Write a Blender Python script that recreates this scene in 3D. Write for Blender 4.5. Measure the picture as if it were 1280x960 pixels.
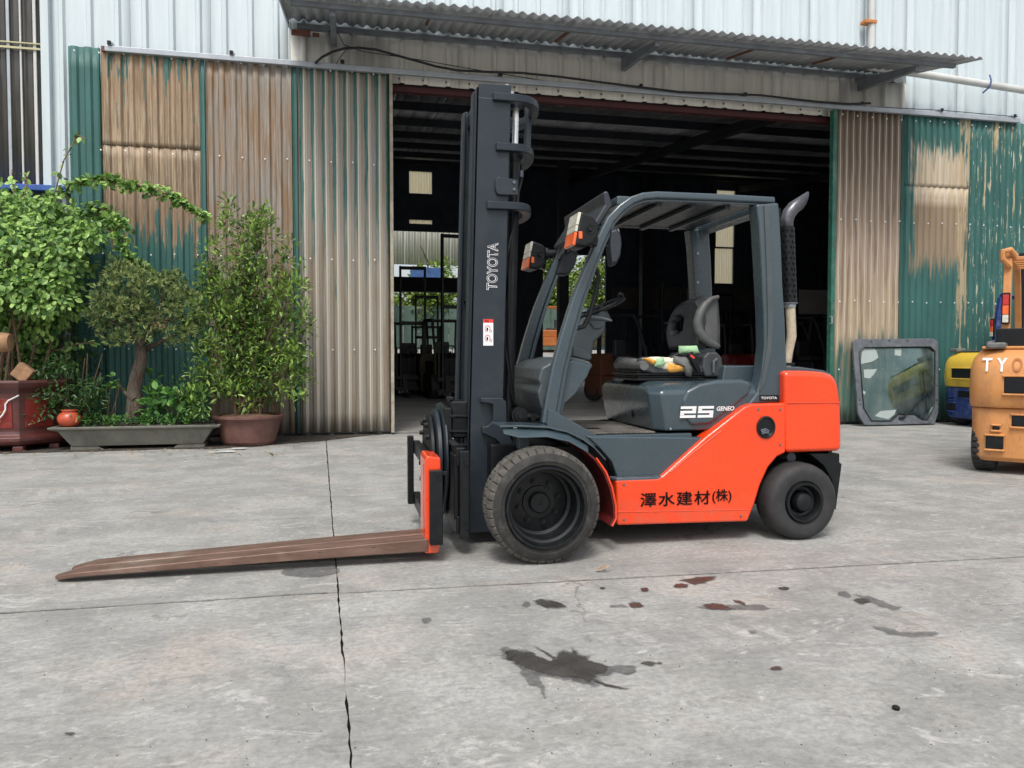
import bpy, bmesh, math, random
from mathutils import Vector, Matrix, noise as mnoise
random.seed(7)
R_ = math.radians
C = bpy.context.scene
COL = C.collection
for o in list(bpy.data.objects): bpy.data.objects.remove(o)

# ------------------------------------------------------------------ camera
FPX = 949.0; CAMH = 1.1; YAW = R_(12.3); PITCH = math.atan(34/FPX)
F = Vector((math.sin(YAW)*math.cos(PITCH), math.cos(YAW)*math.cos(PITCH), -math.sin(PITCH)))
RT = Vector((math.cos(YAW), -math.sin(YAW), 0)); UP = RT.cross(F)
CP = Vector((0, 0, CAMH))
cd = bpy.data.cameras.new('camera'); cam = bpy.data.objects.new('camera', cd); COL.objects.link(cam)
cd.sensor_width = 36; cd.lens = FPX/1280*36; cd.clip_start = 0.05; cd.clip_end = 2000
M = Matrix((RT, UP, -F)).transposed().to_4x4(); M.translation = CP
cam.matrix_world = M
C.camera = cam

# ------------------------------------------------------------------ world, sun, exposure
SUN_EL, SUN_AZ = 58, -160      # azimuth of the sun measured from +Y towards +X
w = bpy.data.worlds.new('World'); C.world = w; w.use_nodes = True
nt = w.node_tree; nt.nodes.clear()
sky = nt.nodes.new('ShaderNodeTexSky'); sky.sky_type = 'NISHITA'; sky.sun_disc = False
sky.sun_elevation = R_(SUN_EL); sky.sun_rotation = R_(SUN_AZ); sky.dust_density = 4; sky.air_density = 1.0
hs = nt.nodes.new('ShaderNodeHueSaturation'); hs.inputs['Saturation'].default_value = 0.38
bg = nt.nodes.new('ShaderNodeBackground'); bg.inputs[1].default_value = 0.15
wo = nt.nodes.new('ShaderNodeOutputWorld')
nt.links.new(sky.outputs[0], hs.inputs['Color']); nt.links.new(hs.outputs[0], bg.inputs[0]); nt.links.new(bg.outputs[0], wo.inputs[0])
sl = bpy.data.lights.new('sun', 'SUN'); sl.energy = 1.5; sl.angle = R_(15); sl.color = (1.0, 0.96, 0.9)
so = bpy.data.objects.new('sun', sl); COL.objects.link(so)
sd = Vector((math.sin(R_(SUN_AZ))*math.cos(R_(SUN_EL)), math.cos(R_(SUN_AZ))*math.cos(R_(SUN_EL)), math.sin(R_(SUN_EL))))
so.rotation_euler = sd.to_track_quat('Z', 'Y').to_euler(); so.location = (0, -5, 20)
C.view_settings.view_transform = 'Standard'; C.view_settings.look = 'None'
C.view_settings.exposure = 0.42; C.view_settings.gamma = 1
C.cycles.max_bounces = 8; C.cycles.diffuse_bounces = 4; C.cycles.transparent_max_bounces = 12

# ------------------------------------------------------------------ helpers
def ray(px, py): return F + RT*((px-640)/FPX) + UP*((480-py)/FPX)
def at(px, py, Y):
    d = ray(px, py); return CP + d*(Y/d.y)
def xz(px, py, Y):
    p = at(px, py, Y); return (p.x, p.z)
def gr(px, py, z=0.0):
    d = ray(px, py); return CP + d*((z-CAMH)/d.z)
def sxz(pts, Y): return [xz(a, b, Y) for a, b in pts]

def tag(o, label=None, cat=None, group=None, kind=None):
    if label: o['label'] = label
    if cat: o['category'] = cat
    if group: o['group'] = group
    if kind: o['kind'] = kind
    return o
ORG = {}
def thing(name, loc, label, cat, group=None, rz=0):
    o = bpy.data.objects.new(name, None); COL.objects.link(o); o.location = loc; o.rotation_euler.z = rz
    o.empty_display_size = 0.1
    ORG[o.name] = Vector(loc)
    return tag(o, label, cat, group)

class G:
    def __init__(s): s.v = []; s.f = []; s.m = []
    def add(s, vs, fs, mi=0):
        b = len(s.v); s.v += [tuple(p) for p in vs]; s.f += [tuple(b+i for i in f) for f in fs]; s.m += [mi]*len(fs)
        return s
    def box(s, x0, x1, y0, y1, z0, z1, mi=0, rot=None):
        vs = [Vector((x, y, z)) for z in (z0, z1) for y in (y0, y1) for x in (x0, x1)]
        if rot:
            c = Vector(((x0+x1)/2, (y0+y1)/2, (z0+z1)/2)); vs = [c + rot @ (p-c) for p in vs]
        return s.add(vs, [(0,2,3,1),(4,5,7,6),(0,1,5,4),(2,6,7,3),(0,4,6,2),(1,3,7,5)], mi)
    def prism(s, pts, a0, a1, axis='Y', mi=0):
        n = len(pts)
        def mk(p, a):
            if axis == 'Y': return (p[0], a, p[1])
            if axis == 'X': return (a, p[0], p[1])
            return (p[0], p[1], a)
        vs = [mk(p, a0) for p in pts] + [mk(p, a1) for p in pts]
        fs = [tuple(range(n)), tuple(range(2*n-1, n-1, -1))] + [(i, i+n, (i+1)%n+n, (i+1)%n) for i in range(n)]
        return s.add(vs, fs, mi)
    def loft(s, rings, cap=True, closed=True, mi=0):
        n = len(rings[0]); vs = [p for r in rings for p in r]; fs = []
        for k in range(len(rings)-1):
            for i in range(n if closed else n-1):
                j = (i+1) % n
                fs.append((k*n+i, k*n+j, (k+1)*n+j, (k+1)*n+i))
        if cap and closed: fs += [tuple(range(n-1, -1, -1)), tuple(range((len(rings)-1)*n, len(rings)*n))]
        return s.add(vs, fs, mi)
    def frames(s, path):
        path = [Vector(p) for p in path]; out = []
        prev = None
        for i, p in enumerate(path):
            t = (path[min(i+1, len(path)-1)] - path[max(i-1, 0)]).normalized()
            if prev is None:
                a = Vector((0, 1, 0)) if abs(t.y) < 0.9 else Vector((0, 0, 1))
            else: a = prev
            n1 = (a - t*a.dot(t)).normalized(); prev = n1
            out.append((p, n1, t.cross(n1)))
        return out
    def tube(s, path, r, n=10, mi=0, cap=True):
        rr = r if isinstance(r, (list, tuple)) else [r]*len(path)
        rings = []
        for (p, a, b), q in zip(s.frames(path), rr):
            rings.append([p + a*(math.cos(2*math.pi*k/n)*q) + b*(math.sin(2*math.pi*k/n)*q) for k in range(n)])
        return s.loft(rings, cap, True, mi)
    def sweep(s, path, prof, mi=0):      # prof: list per point of (width along first normal, width along second) or one pair
        pr = prof if isinstance(prof, list) else [prof]*len(path)
        rings = []
        for (p, a, b), (wa, wb) in zip(s.frames(path), pr):
            rings.append([p + a*wa*i + b*wb*j for i, j in ((-.5,-.5),(.5,-.5),(.5,.5),(-.5,.5))])
        return s.loft(rings, True, True, mi)
    def lathe(s, prof, c, axis='Z', n=24, mi=0, closed=False, sq=None):
        # prof: (radius, height along the axis)
        rings = []
        for k in range(n):
            a = 2*math.pi*(k+.5)/n; ring = []
            for (r, h) in prof:
                if sq: r = sq(r, h, a)
                u, v = math.cos(a)*r, math.sin(a)*r
                if axis == 'Z': ring.append(Vector(c)+Vector((u, v, h)))
                elif axis == 'Y': ring.append(Vector(c)+Vector((u, h, v)))
                else: ring.append(Vector(c)+Vector((h, u, v)))
            rings.append(ring)
        m = len(prof); vs = [p for r in rings for p in r]; fs = []
        for k in range(n):
            k2 = (k+1) % n
            for i in range(m if closed else m-1):
                j = (i+1) % m
                fs.append((k*m+i, k2*m+i, k2*m+j, k*m+j))
        return s.add(vs, fs, mi)
    def build(s, name, mats, parent=None, bevel=0, seg=2, sm=35, label=None, cat=None, kind=None, solid=0, subd=0, group=None, local=False):
        me = bpy.data.meshes.new(name)
        off = Vector((0, 0, 0))
        if not local:
            q = parent
            while q is not None:
                off += q.location; q = q.parent
        me.from_pydata([(a-off.x, b-off.y, c-off.z) for a, b, c in s.v], [], s.f)
        mats = mats if isinstance(mats, (list, tuple)) else [mats]
        for m in mats: me.materials.append(m)
        if len(mats) > 1: me.polygons.foreach_set('material_index', s.m)
        bm = bmesh.new(); bm.from_mesh(me)
        bmesh.ops.remove_doubles(bm, verts=bm.verts, dist=1e-5)
        if not subd == -1 and not solid: bmesh.ops.recalc_face_normals(bm, faces=bm.faces)
        bm.to_mesh(me); bm.free()
        if sm:
            me.polygons.foreach_set('use_smooth', [True]*len(me.polygons))
            if not (subd and subd > 0): me.set_sharp_from_angle(angle=R_(sm))
        me.update()
        o = bpy.data.objects.new(name, me); COL.objects.link(o)
        if parent is not None: o.parent = parent
        if solid:
            q = o.modifiers.new('s', 'SOLIDIFY'); q.thickness = solid; q.offset = 0
        if bevel:
            b = o.modifiers.new('b', 'BEVEL'); b.width = bevel; b.segments = seg; b.limit_method = 'ANGLE'; b.angle_limit = R_(30); b.harden_normals = True
        if subd and subd > 0:
            q = o.modifiers.new('d', 'SUBSURF'); q.levels = subd; q.render_levels = subd
        tag(o, label, cat, group, kind)
        return o

def mesh_thing(g, name, mats, label, cat, **k): return g.build(name, mats, None, label=label, cat=cat, **k)
def clone(o, parent=None):
    c = o.copy(); COL.objects.link(c)
    if parent is not None: c.parent = parent
    for ch in list(o.children): clone(ch, c)
    return c

# ------------------------------------------------------------------ materials
class NT:
    def __init__(s, name):
        s.m = bpy.data.materials.new(name); s.m.use_nodes = True; s.t = s.m.node_tree
        s.b = s.t.nodes['Principled BSDF']; s.co = s.n('ShaderNodeTexCoord').outputs['Object']
    def n(s, t, **k):
        x = s.t.nodes.new(t)
        for a, v in k.items(): setattr(x, a, v)
        return x
    def l(s, a, b): s.t.links.new(a, b)
    def inp(s, node, i, v):
        if isinstance(v, bpy.types.NodeSocket): s.l(v, node.inputs[i])
        else: node.inputs[i].default_value = v
    def math(s, op, a, b=0.0, c=0.0, clamp=False):
        x = s.n('ShaderNodeMath', operation=op); x.use_clamp = clamp
        s.inp(x, 0, a); s.inp(x, 1, b); s.inp(x, 2, c); return x.outputs[0]
    def mapv(s, sc=(1,1,1), loc=(0,0,0), src=None):
        x = s.n('ShaderNodeMapping'); s.l(src or s.co, x.inputs[0]); x.inputs['Scale'].default_value = sc; x.inputs['Location'].default_value = loc
        return x.outputs[0]
    def noise(s, scale, detail=4, rough=.55, vec=None, dist=0.0):
        x = s.n('ShaderNodeTexNoise'); x.inputs['Scale'].default_value = scale; x.inputs['Detail'].default_value = detail
        x.inputs['Roughness'].default_value = rough; x.inputs['Distortion'].default_value = dist
        s.l(vec or s.co, x.inputs['Vector']); return x.outputs['Fac']
    def ramp(s, v, a, b, ca=(0,0,0,1), cb=(1,1,1,1)):
        x = s.n('ShaderNodeValToRGB'); x.color_ramp.elements[0].position = a; x.color_ramp.elements[1].position = b
        x.color_ramp.elements[0].color = c4(ca); x.color_ramp.elements[1].color = c4(cb); s.l(v, x.inputs[0]); return x.outputs[0]
    def mix(s, f, a, b):
        x = s.n('ShaderNodeMix', data_type='RGBA'); s.inp(x, 0, f)
        for i, v in ((6, a), (7, b)):
            if isinstance(v, bpy.types.NodeSocket): s.l(v, x.inputs[i])
            else: x.inputs[i].default_value = c4(v)
        return x.outputs[2]
    def sep(s):
        x = s.n('ShaderNodeSeparateXYZ'); s.l(s.co, x.inputs[0]); return x.outputs
    def bump(s, h, st=.3, d=.01):
        x = s.n('ShaderNodeBump'); x.inputs['Strength'].default_value = st; x.inputs['Distance'].default_value = d; s.l(h, x.inputs['Height']); s.l(x.outputs[0], s.b.inputs['Normal'])
    def set(s, **k):
        for a, v in k.items(): s.inp(s.b, a.replace('_', ' '), c4(v) if isinstance(v, tuple) else v)
        return s.m
def c4(c): return tuple(c) if len(c) == 4 else (c[0], c[1], c[2], 1)
def srgb(r, g, b):
    f = lambda x: (x/255/12.92) if x/255 <= .04045 else ((x/255+.055)/1.055)**2.4
    return (f(r), f(g), f(b))
def plain(name, col, rough=.5, metal=0, var=.15, vs=3.0, bump=0, bs=60, coat=0, dirt=None, da=.3, spec=.5):
    t = NT(name); n1 = t.noise(vs, 5)
    dark = tuple(c*(1-var) for c in col); lite = tuple(min(1, c*(1+var)) for c in col)
    c = t.ramp(n1, .3, .7, dark, lite)
    if dirt:
        m = t.ramp(t.noise(vs*1.7+1, 8, .7), .5, .75); c = t.mix(t.math('MULTIPLY', m, da), c, dirt)
    t.set(Base_Color=c, Metallic=metal)
    t.l(t.ramp(t.noise(vs*4, 4), .3, .7, (rough*.8,)*3, (min(1, rough*1.2),)*3), t.b.inputs['Roughness'])
    t.b.inputs['Coat Weight'].default_value = coat; t.b.inputs['Coat Roughness'].default_value = .12
    t.b.inputs['Specular IOR Level'].default_value = spec
    if bump: t.bump(t.noise(bs, 3), bump, .004)
    return t.m
MT = {}
MT['orange'] = plain('orange_paint', (.80, .040, .0055), .28, 0, .04, 2, .02, 30, coat=.5, dirt=(.30,.05,.02), da=.22)
def orange():
    t = NT('orange_panel_paint'); n1 = t.noise(2, 5); c = t.ramp(n1, .3, .7, (.76,.050,.006), (.86,.064,.008))
    c = t.mix(t.math('MULTIPLY', t.ramp(t.noise(3.4, 8, .72), .54, .72), .22), c, (.46,.08,.03))
    sc = t.noise(7, 9, .8, t.mapv((.5, 1, 4), (3, 1, 0)), .4); c = t.mix(t.math('MULTIPLY', t.ramp(sc, .66, .70), .35), c, (.55,.20,.12))
    gz = t.n('ShaderNodeSeparateXYZ'); t.l(t.n('ShaderNodeNewGeometry').outputs['Position'], gz.inputs[0])
    low = t.math('MULTIPLY', t.math('MULTIPLY_ADD', gz.outputs[2], -4.5, 1.35, True), t.ramp(t.noise(9, 8, .75), .42, .66)); c = t.mix(t.math('MULTIPLY', low, .55), c, (.26,.17,.12))
    t.set(Base_Color=c); t.l(t.ramp(t.noise(6, 6, .7), .35, .7, (.20,)*3, (.42,)*3), t.b.inputs['Roughness']); t.b.inputs['Coat Weight'].default_value = .55; t.b.inputs['Coat Roughness'].default_value = .1
    t.bump(t.noise(3, 2), .05, .02); return t.m
MT['orange'] = orange()
MT['grey'] = plain('grey_blue_paint', (.043, .066, .080), .28, 0, .06, 2, .02, 30, coat=.5, dirt=(.12,.12,.11), da=.18)
MT['greydull'] = plain('cowl_plastic', (.06, .075, .082), .5, 0, .12, 4, .08, 300, dirt=(.15,.14,.12), da=.3)
MT['mast'] = plain('mast_dark_paint', (.016, .024, .033), .40, 0, .10, 3, .05, 30, dirt=(.060,.055,.048), da=.4, spec=.42)
MT['black'] = plain('black_steel', (.006, .0075, .009), .42, 0, .2, 8, .05, 60, dirt=(.035,.034,.032), da=.3, spec=.32)
MT['rim'] = plain('rim_black', (.006, .0075, .009), .4, 0, .15, 8, .05, 60, dirt=(.05,.05,.045), da=.3, spec=.35)
MT['rubber'] = plain('tyre_rubber', (.085, .080, .072), .85, 0, .3, 9, .35, 50, dirt=(.19,.17,.145), da=.8, spec=.2)
MT['sidewall'] = plain('tyre_sidewall', (.032, .032, .031), .7, 0, .25, 12, .3, 60, dirt=(.12,.11,.095), da=.6, spec=.25)
MT['rubberb'] = plain('smooth_black_rubber', (.030, .030, .031), .65, 0, .2, 7, .15, 70, dirt=(.09,.085,.08), da=.35, spec=.35)
MT['chrome'] = plain('chrome_rod', (.8, .8, .8), .25, .6, .05)
MT['steel'] = plain('galvanised_steel', (.36, .39, .42), .42, .35, .12, 6)
MT['darksteel'] = plain('grey_bracket_steel', (.10, .115, .14), .5, .2, .2, 6)
MT['vinyl'] = plain('seat_vinyl', (.042, .045, .050), .5, 0, .2, 12, .12, 200, dirt=(.11,.11,.10), da=.3)
MT['vinylside'] = plain('grey_side_vinyl', (.085,.088,.088), .5, 0, .2, 12, .15, 200)
MT['vinylg'] = plain('worn_grey_vinyl', (.12, .125, .12), .55, 0, .25, 14, .2, 120)
MT['foam'] = plain('orange_yellow_foam', (.72, .36, .07), .9, 0, .3, 20, .5, 80)
MT['cream'] = plain('torn_cream_lining', (.72, .69, .55), .9, 0, .12, 20, .4, 80)
MT['mint'] = plain('pale_green_cloth', (.32, .52, .30), .9, 0, .2, 16, .3, 80)
MT['lens'] = plain('lamp_lens', (.62, .60, .50), .2, 0, .15, 25, .3, 150, coat=.6)
MT['amber'] = plain('amber_lens', (.85, .13, .02), .2, 0, .2, 20, .3, 150, coat=.6)
MT['redlens'] = plain('red_lens', (.5, .02, .02), .2, 0, .2, 20, .3, 150, coat=.6)
MT['white'] = plain('white_print', (.8, .8, .8), .5, 0, .04)
MT['ink'] = plain('black_print', (.005, .005, .006), .6, 0, .05, spec=.1)
MT['redink'] = plain('red_print', (.7, .05, .04), .5, 0, .05)
MT['pipe'] = plain('heat_bleached_pipe', (.50, .44, .33), .75, 0, .25, 18, .3, 90, dirt=(.30,.13,.05), da=.6)
MT['horn'] = plain('exhaust_tip_metal', (.11, .11, .125), .34, .6, .35, 9)
MT['wood'] = plain('weathered_wood', (.30, .17, .09), .85, 0, .3, 14, .4, 60)
MT['conc'] = plain('rough_concrete', (.20, .20, .185), .9, 0, .25, 4, .5, 40, dirt=(.07,.07,.06), da=.6)
MT['trough'] = plain('trough_grey_stone', (.15, .148, .125), .85, 0, .2, 6, .5, 50, dirt=(.08,.085,.06), da=.7)
MT['glaze'] = plain('maroon_glazed_clay', (.085, .024, .021), .35, 0, .3, 5, .15, 30, dirt=(.10,.06,.05), da=.5, coat=.2)
MT['redglaze'] = plain('red_glazed_inset', (.19, .016, .015), .4, 0, .2, 6, .2, 40, dirt=(.35,.2,.05), da=.3)
MT['terra'] = plain('brown_clay', (.135, .062, .050), .6, 0, .25, 7, .3, 60, dirt=(.14,.11,.09), da=.6)
MT['jar'] = plain('orange_clay_glaze', (.46, .075, .032), .4, 0, .15, 8, .1, 50, coat=.2)
MT['gold'] = plain('gold_glaze', (.34, .19, .06), .5, 0, .2, 8)
MT['soil'] = plain('dark_soil', (.045, .038, .030), .95, 0, .5, 14, .9, 30, dirt=(.14,.11,.08), da=.5)
def bark():
    t = NT('furrowed_bark'); v = t.mapv((16, 16, 2.2)); n1 = t.noise(2.2, 7, .7, v, .6)
    c = t.ramp(n1, .32, .68, (.028,.020,.015), (.150,.112,.082)); c = t.mix(t.ramp(t.noise(5, 4), .55, .7), c, (.12,.11,.095)); t.set(Base_Color=c, Roughness=.92); t.bump(n1, 1.0, .03); return t.m
MT['bark'] = bark()
MT['twig'] = plain('brown_twig', (.14, .085, .055), .9, 0, .3, 10, .5, 40)
MT['blue'] = plain('blue_painted_sill', (.035, .10, .36), .5, 0, .15, 5, .1, 40)
MT['cable'] = plain('black_cable', (.012, .012, .015), .6, 0, .1)
MT['pvc'] = plain('grey_plastic_pipe', (.52, .53, .51), .5, 0, .1, 4)
def seep(name, col, rough, amax):
    t = NT(name); gp = t.n('ShaderNodeNewGeometry').outputs['Position']; at_ = t.n('ShaderNodeAttribute'); at_.attribute_name = 'edge'
    c = t.ramp(t.noise(11, 6, .7, gp), .3, .7, tuple(x*.7 for x in col), tuple(x*1.35 for x in col)); t.set(Base_Color=c)
    v = t.math('ADD', at_.outputs['Fac'], t.math('MULTIPLY', t.math('SUBTRACT', t.noise(60, 5, .7, gp), .5), .9))
    al = t.math('MULTIPLY', t.ramp(v, .10, .60), t.ramp(t.noise(26, 7, .75, gp), .30, .58, (amax*.55,)*3, (amax,)*3)); t.l(al, t.b.inputs['Alpha'])
    t.l(t.ramp(t.noise(8, 5, .6, gp), .4, .65, (rough,)*3, (min(1, rough+.35),)*3), t.b.inputs['Roughness']); return t.m
MT['archred'] = plain('dirty_shaded_red_arch', (.115, .009, .008), .55, 0, .2, 5, .1, 40, dirt=(.05,.03,.025), da=.6)  # underside shade put into a darker red than the orange body, plus dirt
MT['wet'] = seep('wet_oil', (.062,.058,.052), .25, .92)
def damp():
    t = NT('damp_concrete'); gp = t.n('ShaderNodeNewGeometry').outputs['Position']
    t.set(Base_Color=(.13,.13,.132), Roughness=.55); t.l(t.ramp(t.noise(22, 6, .7, gp), .30, .62, (.15,)*3, (.85,)*3), t.b.inputs['Alpha']); return t.m
MT['damp'] = seep('damp_concrete', (.12,.12,.12), .5, .62)
MT['redstain'] = seep('dried_red_fluid', (.085,.042,.033), .4, .85)
MT['maroon'] = plain('maroon_beam_paint', (.060, .012, .014), .6, 0, .2, 5)
MT['beam'] = plain('dark_roof_steel', (.016, .020, .028), .7, 0, .2, 4)
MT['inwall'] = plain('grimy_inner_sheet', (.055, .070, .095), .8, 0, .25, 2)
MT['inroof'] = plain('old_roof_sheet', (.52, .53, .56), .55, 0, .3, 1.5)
def worn(name, base, dirtc):
    t = NT(name); c = t.ramp(t.noise(2.5, 5), .3, .7, tuple(x*.88 for x in base), base)
    c = t.mix(t.math('MULTIPLY', t.ramp(t.noise(4, 9, .78, t.mapv((1, 1, .35))), .50, .66), .6), c, dirtc)
    c = t.mix(t.math('MULTIPLY', t.ramp(t.noise(14, 6, .7), .64, .68), .8), c, (.10,.07,.05)); c = t.mix(t.math('MULTIPLY', t.ramp(t.noise(1.4, 6, .7), .5, .7), .35), c, (.52,.36,.22))
    t.set(Base_Color=c, Roughness=.6); t.bump(t.noise(22, 5), .2, .01); return t.m
MT['orange2'] = worn('faded_orange_paint', (.62,.275,.088), (.33,.13,.05))
MT['yellow2'] = worn('scuffed_yellow_paint', (.66,.45,.045), (.32,.20,.05))
MT['navy'] = plain('navy_blue_paint', (.012, .035, .16), .45, 0, .2, 6, .1, 40, dirt=(.35,.37,.40), da=.35)
MT['red2'] = plain('dull_red_paint', (.28, .02, .02), .5, 0, .15, 3)
MT['mirrorg'] = plain('mirror_shell', (.025, .030, .038), .4, 0, .1)
MT['rustpatch'] = plain('red_rust_primer', (.15, .06, .04), .8, 0, .3, 12)

def glassmat():
    t = NT('dusty_windscreen_glass'); tr = t.n('ShaderNodeBsdfTransparent'); tr.inputs[0].default_value = (.70,.82,.78,1)
    gl = t.n('ShaderNodeBsdfGlossy'); gl.inputs['Roughness'].default_value = .04; gl.inputs[0].default_value = (.85,.95,.95,1)
    fr = t.n('ShaderNodeFresnel'); fr.inputs[0].default_value = 1.5; mx = t.n('ShaderNodeMixShader'); t.l(t.math('MULTIPLY', fr.outputs[0], 1.0, 0, True), mx.inputs[0]); t.l(tr.outputs[0], mx.inputs[1]); t.l(gl.outputs[0], mx.inputs[2])
    df = t.n('ShaderNodeBsdfDiffuse'); df.inputs[0].default_value = (.5,.56,.54,1); m2 = t.n('ShaderNodeMixShader'); t.l(t.math('MULTIPLY', t.ramp(t.noise(3, 5), .35, .75), .16), m2.inputs[0]); t.l(mx.outputs[0], m2.inputs[1]); t.l(df.outputs[0], m2.inputs[2])
    t.l(m2.outputs[0], t.t.nodes['Material Output'].inputs[0])
    return t.m
MT['glass'] = glassmat()

def fork_mat():
    t = NT('bare_fork_steel')
    v = t.mapv((1.5, 5, 5)); n1 = t.noise(3, 8, .65, v); n2 = t.noise(1.6, 4, .6)
    c = t.ramp(n1, .3, .7, (.115,.064,.048), (.240,.152,.118))
    c = t.mix(t.ramp(n2, .58, .72), c, (.33,.27,.22)); c = t.mix(t.ramp(t.noise(9, 6, .7, v), .62, .7), c, (.05,.03,.028))
    t.set(Base_Color=c, Metallic=.35, Roughness=.5); t.bump(n1, .3, .003); return t.m
MT['fork'] = fork_mat()

def concrete_mat():
    t = NT('yard_concrete')
    gp = t.n('ShaderNodeNewGeometry').outputs['Position']
    big = t.noise(.55, 5, .6, gp); mid = t.noise(2.3, 7, .62, gp); fine = t.noise(38, 6, .7, gp)
    c = t.ramp(big, .34, .66, (.252,.255,.240), (.332,.327,.303))
    c = t.mix(t.math('MULTIPLY', t.ramp(mid, .42, .60), .65), c, (.43,.43,.41))
    c = t.mix(t.math('MULTIPLY', t.ramp(t.noise(1.1, 6, .7, t.mapv((1, 1.6, 1), (5, 3, 0), gp), .8), .50, .68), .5), c, (.205,.205,.20))
    c = t.mix(t.math('MULTIPLY', t.ramp(t.noise(1.7, 5, .6, t.mapv((1, 1, 1), (15, 8, 0), gp)), .54, .68), .6), c, (.47,.415,.365))
    # tyre scuffs, long in the direction the trucks drive
    st = t.noise(1.5, 6, .7, t.mapv((.6, 2.6, 1), (2, 0, 0), gp), 1.8)
    c = t.mix(t.math('MULTIPLY', t.ramp(st, .55, .68), .45), c, (.165,.165,.167))
    c = t.mix(t.math('MULTIPLY', t.ramp(t.noise(2.2, 8, .75, t.mapv((1.3, 2.4, 1), (9, 2, 0), gp), 1.5), .58, .63), .6), c, (.53,.52,.50))
    c = t.mix(t.math('MULTIPLY', t.ramp(t.noise(6, 9, .78, t.mapv((1, 1.8, 1), (3, 7, 0), gp), 1.0), .56, .62), .45), c, (.15,.15,.145))
    c = t.mix(t.math('MULTIPLY', t.ramp(t.noise(9, 8, .75, t.mapv((1, 1.5, 1), (13, 2, 0), gp), .6), .60, .64), .55), c, (.56,.55,.52))
    # lug prints left by the tyres
    sx = t.n('ShaderNodeSeparateXYZ'); t.l(gp, sx.inputs[0])
    lug = t.math('GREATER_THAN', t.math('SINE', t.math('ADD', t.math('MULTIPLY', sx.outputs[0], 48), t.math('MULTIPLY', sx.outputs[1], 14))), .25)
    band = t.ramp(t.noise(1.3, 2, .4, t.mapv((.18, 3.0, 1), (4, 6, 0), gp), .3), .60, .64)
    c = t.mix(t.math('MULTIPLY', t.math('MULTIPLY', lug, band), t.math('MULTIPLY', mid, .5)), c, (.15,.15,.15))
    c = t.mix(t.math('MULTIPLY', t.ramp(fine, .40, .62), .42), c, (.145,.145,.14))
    f2 = t.noise(17, 9, .82, t.mapv((1, 2.2, 1), (6, 1, 0), gp), .5); c = t.mix(t.math('MULTIPLY', t.ramp(f2, .52, .62), .22), c, (.47,.46,.44)); c = t.mix(t.math('MULTIPLY', t.ramp(f2, .40, .47, (1,1,1), (0,0,0)), .22), c, (.12,.12,.118))
    vr = t.n('ShaderNodeTexVoronoi', feature='DISTANCE_TO_EDGE'); vr.inputs['Scale'].default_value = .55; wv_ = t.n('ShaderNodeVectorMath', operation='MULTIPLY_ADD'); nz_ = t.n('ShaderNodeTexNoise'); nz_.inputs['Scale'].default_value = 2.2; nz_.inputs['Detail'].default_value = 8; t.l(gp, nz_.inputs['Vector']); t.l(nz_.outputs['Color'], wv_.inputs[0]); wv_.inputs[1].default_value = (.9,.9,0); t.l(gp, wv_.inputs[2]); t.l(wv_.outputs[0], vr.inputs['Vector'])
    ck = t.math('MULTIPLY', t.math('LESS_THAN', vr.outputs['Distance'], .0035), t.ramp(t.noise(.9, 3, .5, t.mapv((1,1,1), (21,4,0), gp)), .52, .58)); c = t.mix(t.math('MULTIPLY', ck, .45), c, (.07,.07,.068))
    sp = t.noise(95, 2, .5, gp); c = t.mix(t.math('MULTIPLY', t.ramp(sp, .70, .76), .5), c, (.09,.085,.08))
    sp2 = t.noise(60, 2, .5, t.mapv((1,1,1), (3,3,0), gp)); c = t.mix(t.math('MULTIPLY', t.ramp(sp2, .71, .76), .5), c, (.6,.6,.57))
    t.set(Base_Color=c, Roughness=.78); t.b.inputs['Specular IOR Level'].default_value = .35
    h = t.math('ADD', t.math('MULTIPLY', mid, .6), t.math('MULTIPLY', fine, .25)); t.bump(h, .35, .012); return t.m
MT['ground'] = concrete_mat()
def infloor():
    t = NT('warehouse_floor_concrete'); gp = t.n('ShaderNodeNewGeometry').outputs['Position']
    c = t.ramp(t.noise(.8, 7, .65, t.mapv((.5, 2, 1), (0,0,0), gp)), .3, .7, (.16,.155,.145), (.36,.345,.32)); t.set(Base_Color=c, Roughness=.6); return t.m
MT['infloor'] = infloor()

def white_sheet(name, a, b, streak=(.45,.44,.40), sa=.35):
    t = NT(name); v = t.mapv((6, 1, .35)); n1 = t.noise(2, 6, .6, v)
    c = t.ramp(n1, .3, .7, a, b); c = t.mix(t.math('MULTIPLY', t.ramp(t.noise(5, 8, .7, t.mapv((4,1,.25),(3,0,1))), .58, .75), sa), c, streak)
    t.set(Base_Color=c, Roughness=.45); return t.m
MT['wsheet'] = white_sheet('white_wall_sheet', (.50,.575,.60), (.60,.67,.69), (.44,.50,.52), .35)
MT['hsheet'] = white_sheet('stained_shade_header_sheet', (.58,.565,.51), (.72,.70,.64), (.30,.27,.22), .55)  # same white sheet; its beige look in canopy shade is put into colour
MT['bsheet'] = white_sheet('pale_far_sheet', (.62,.60,.52), (.72,.70,.62))
MT['canopy'] = white_sheet('canopy_zinc_sheet', (.34,.36,.385), (.48,.50,.52), (.20,.16,.13), .5)

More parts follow.
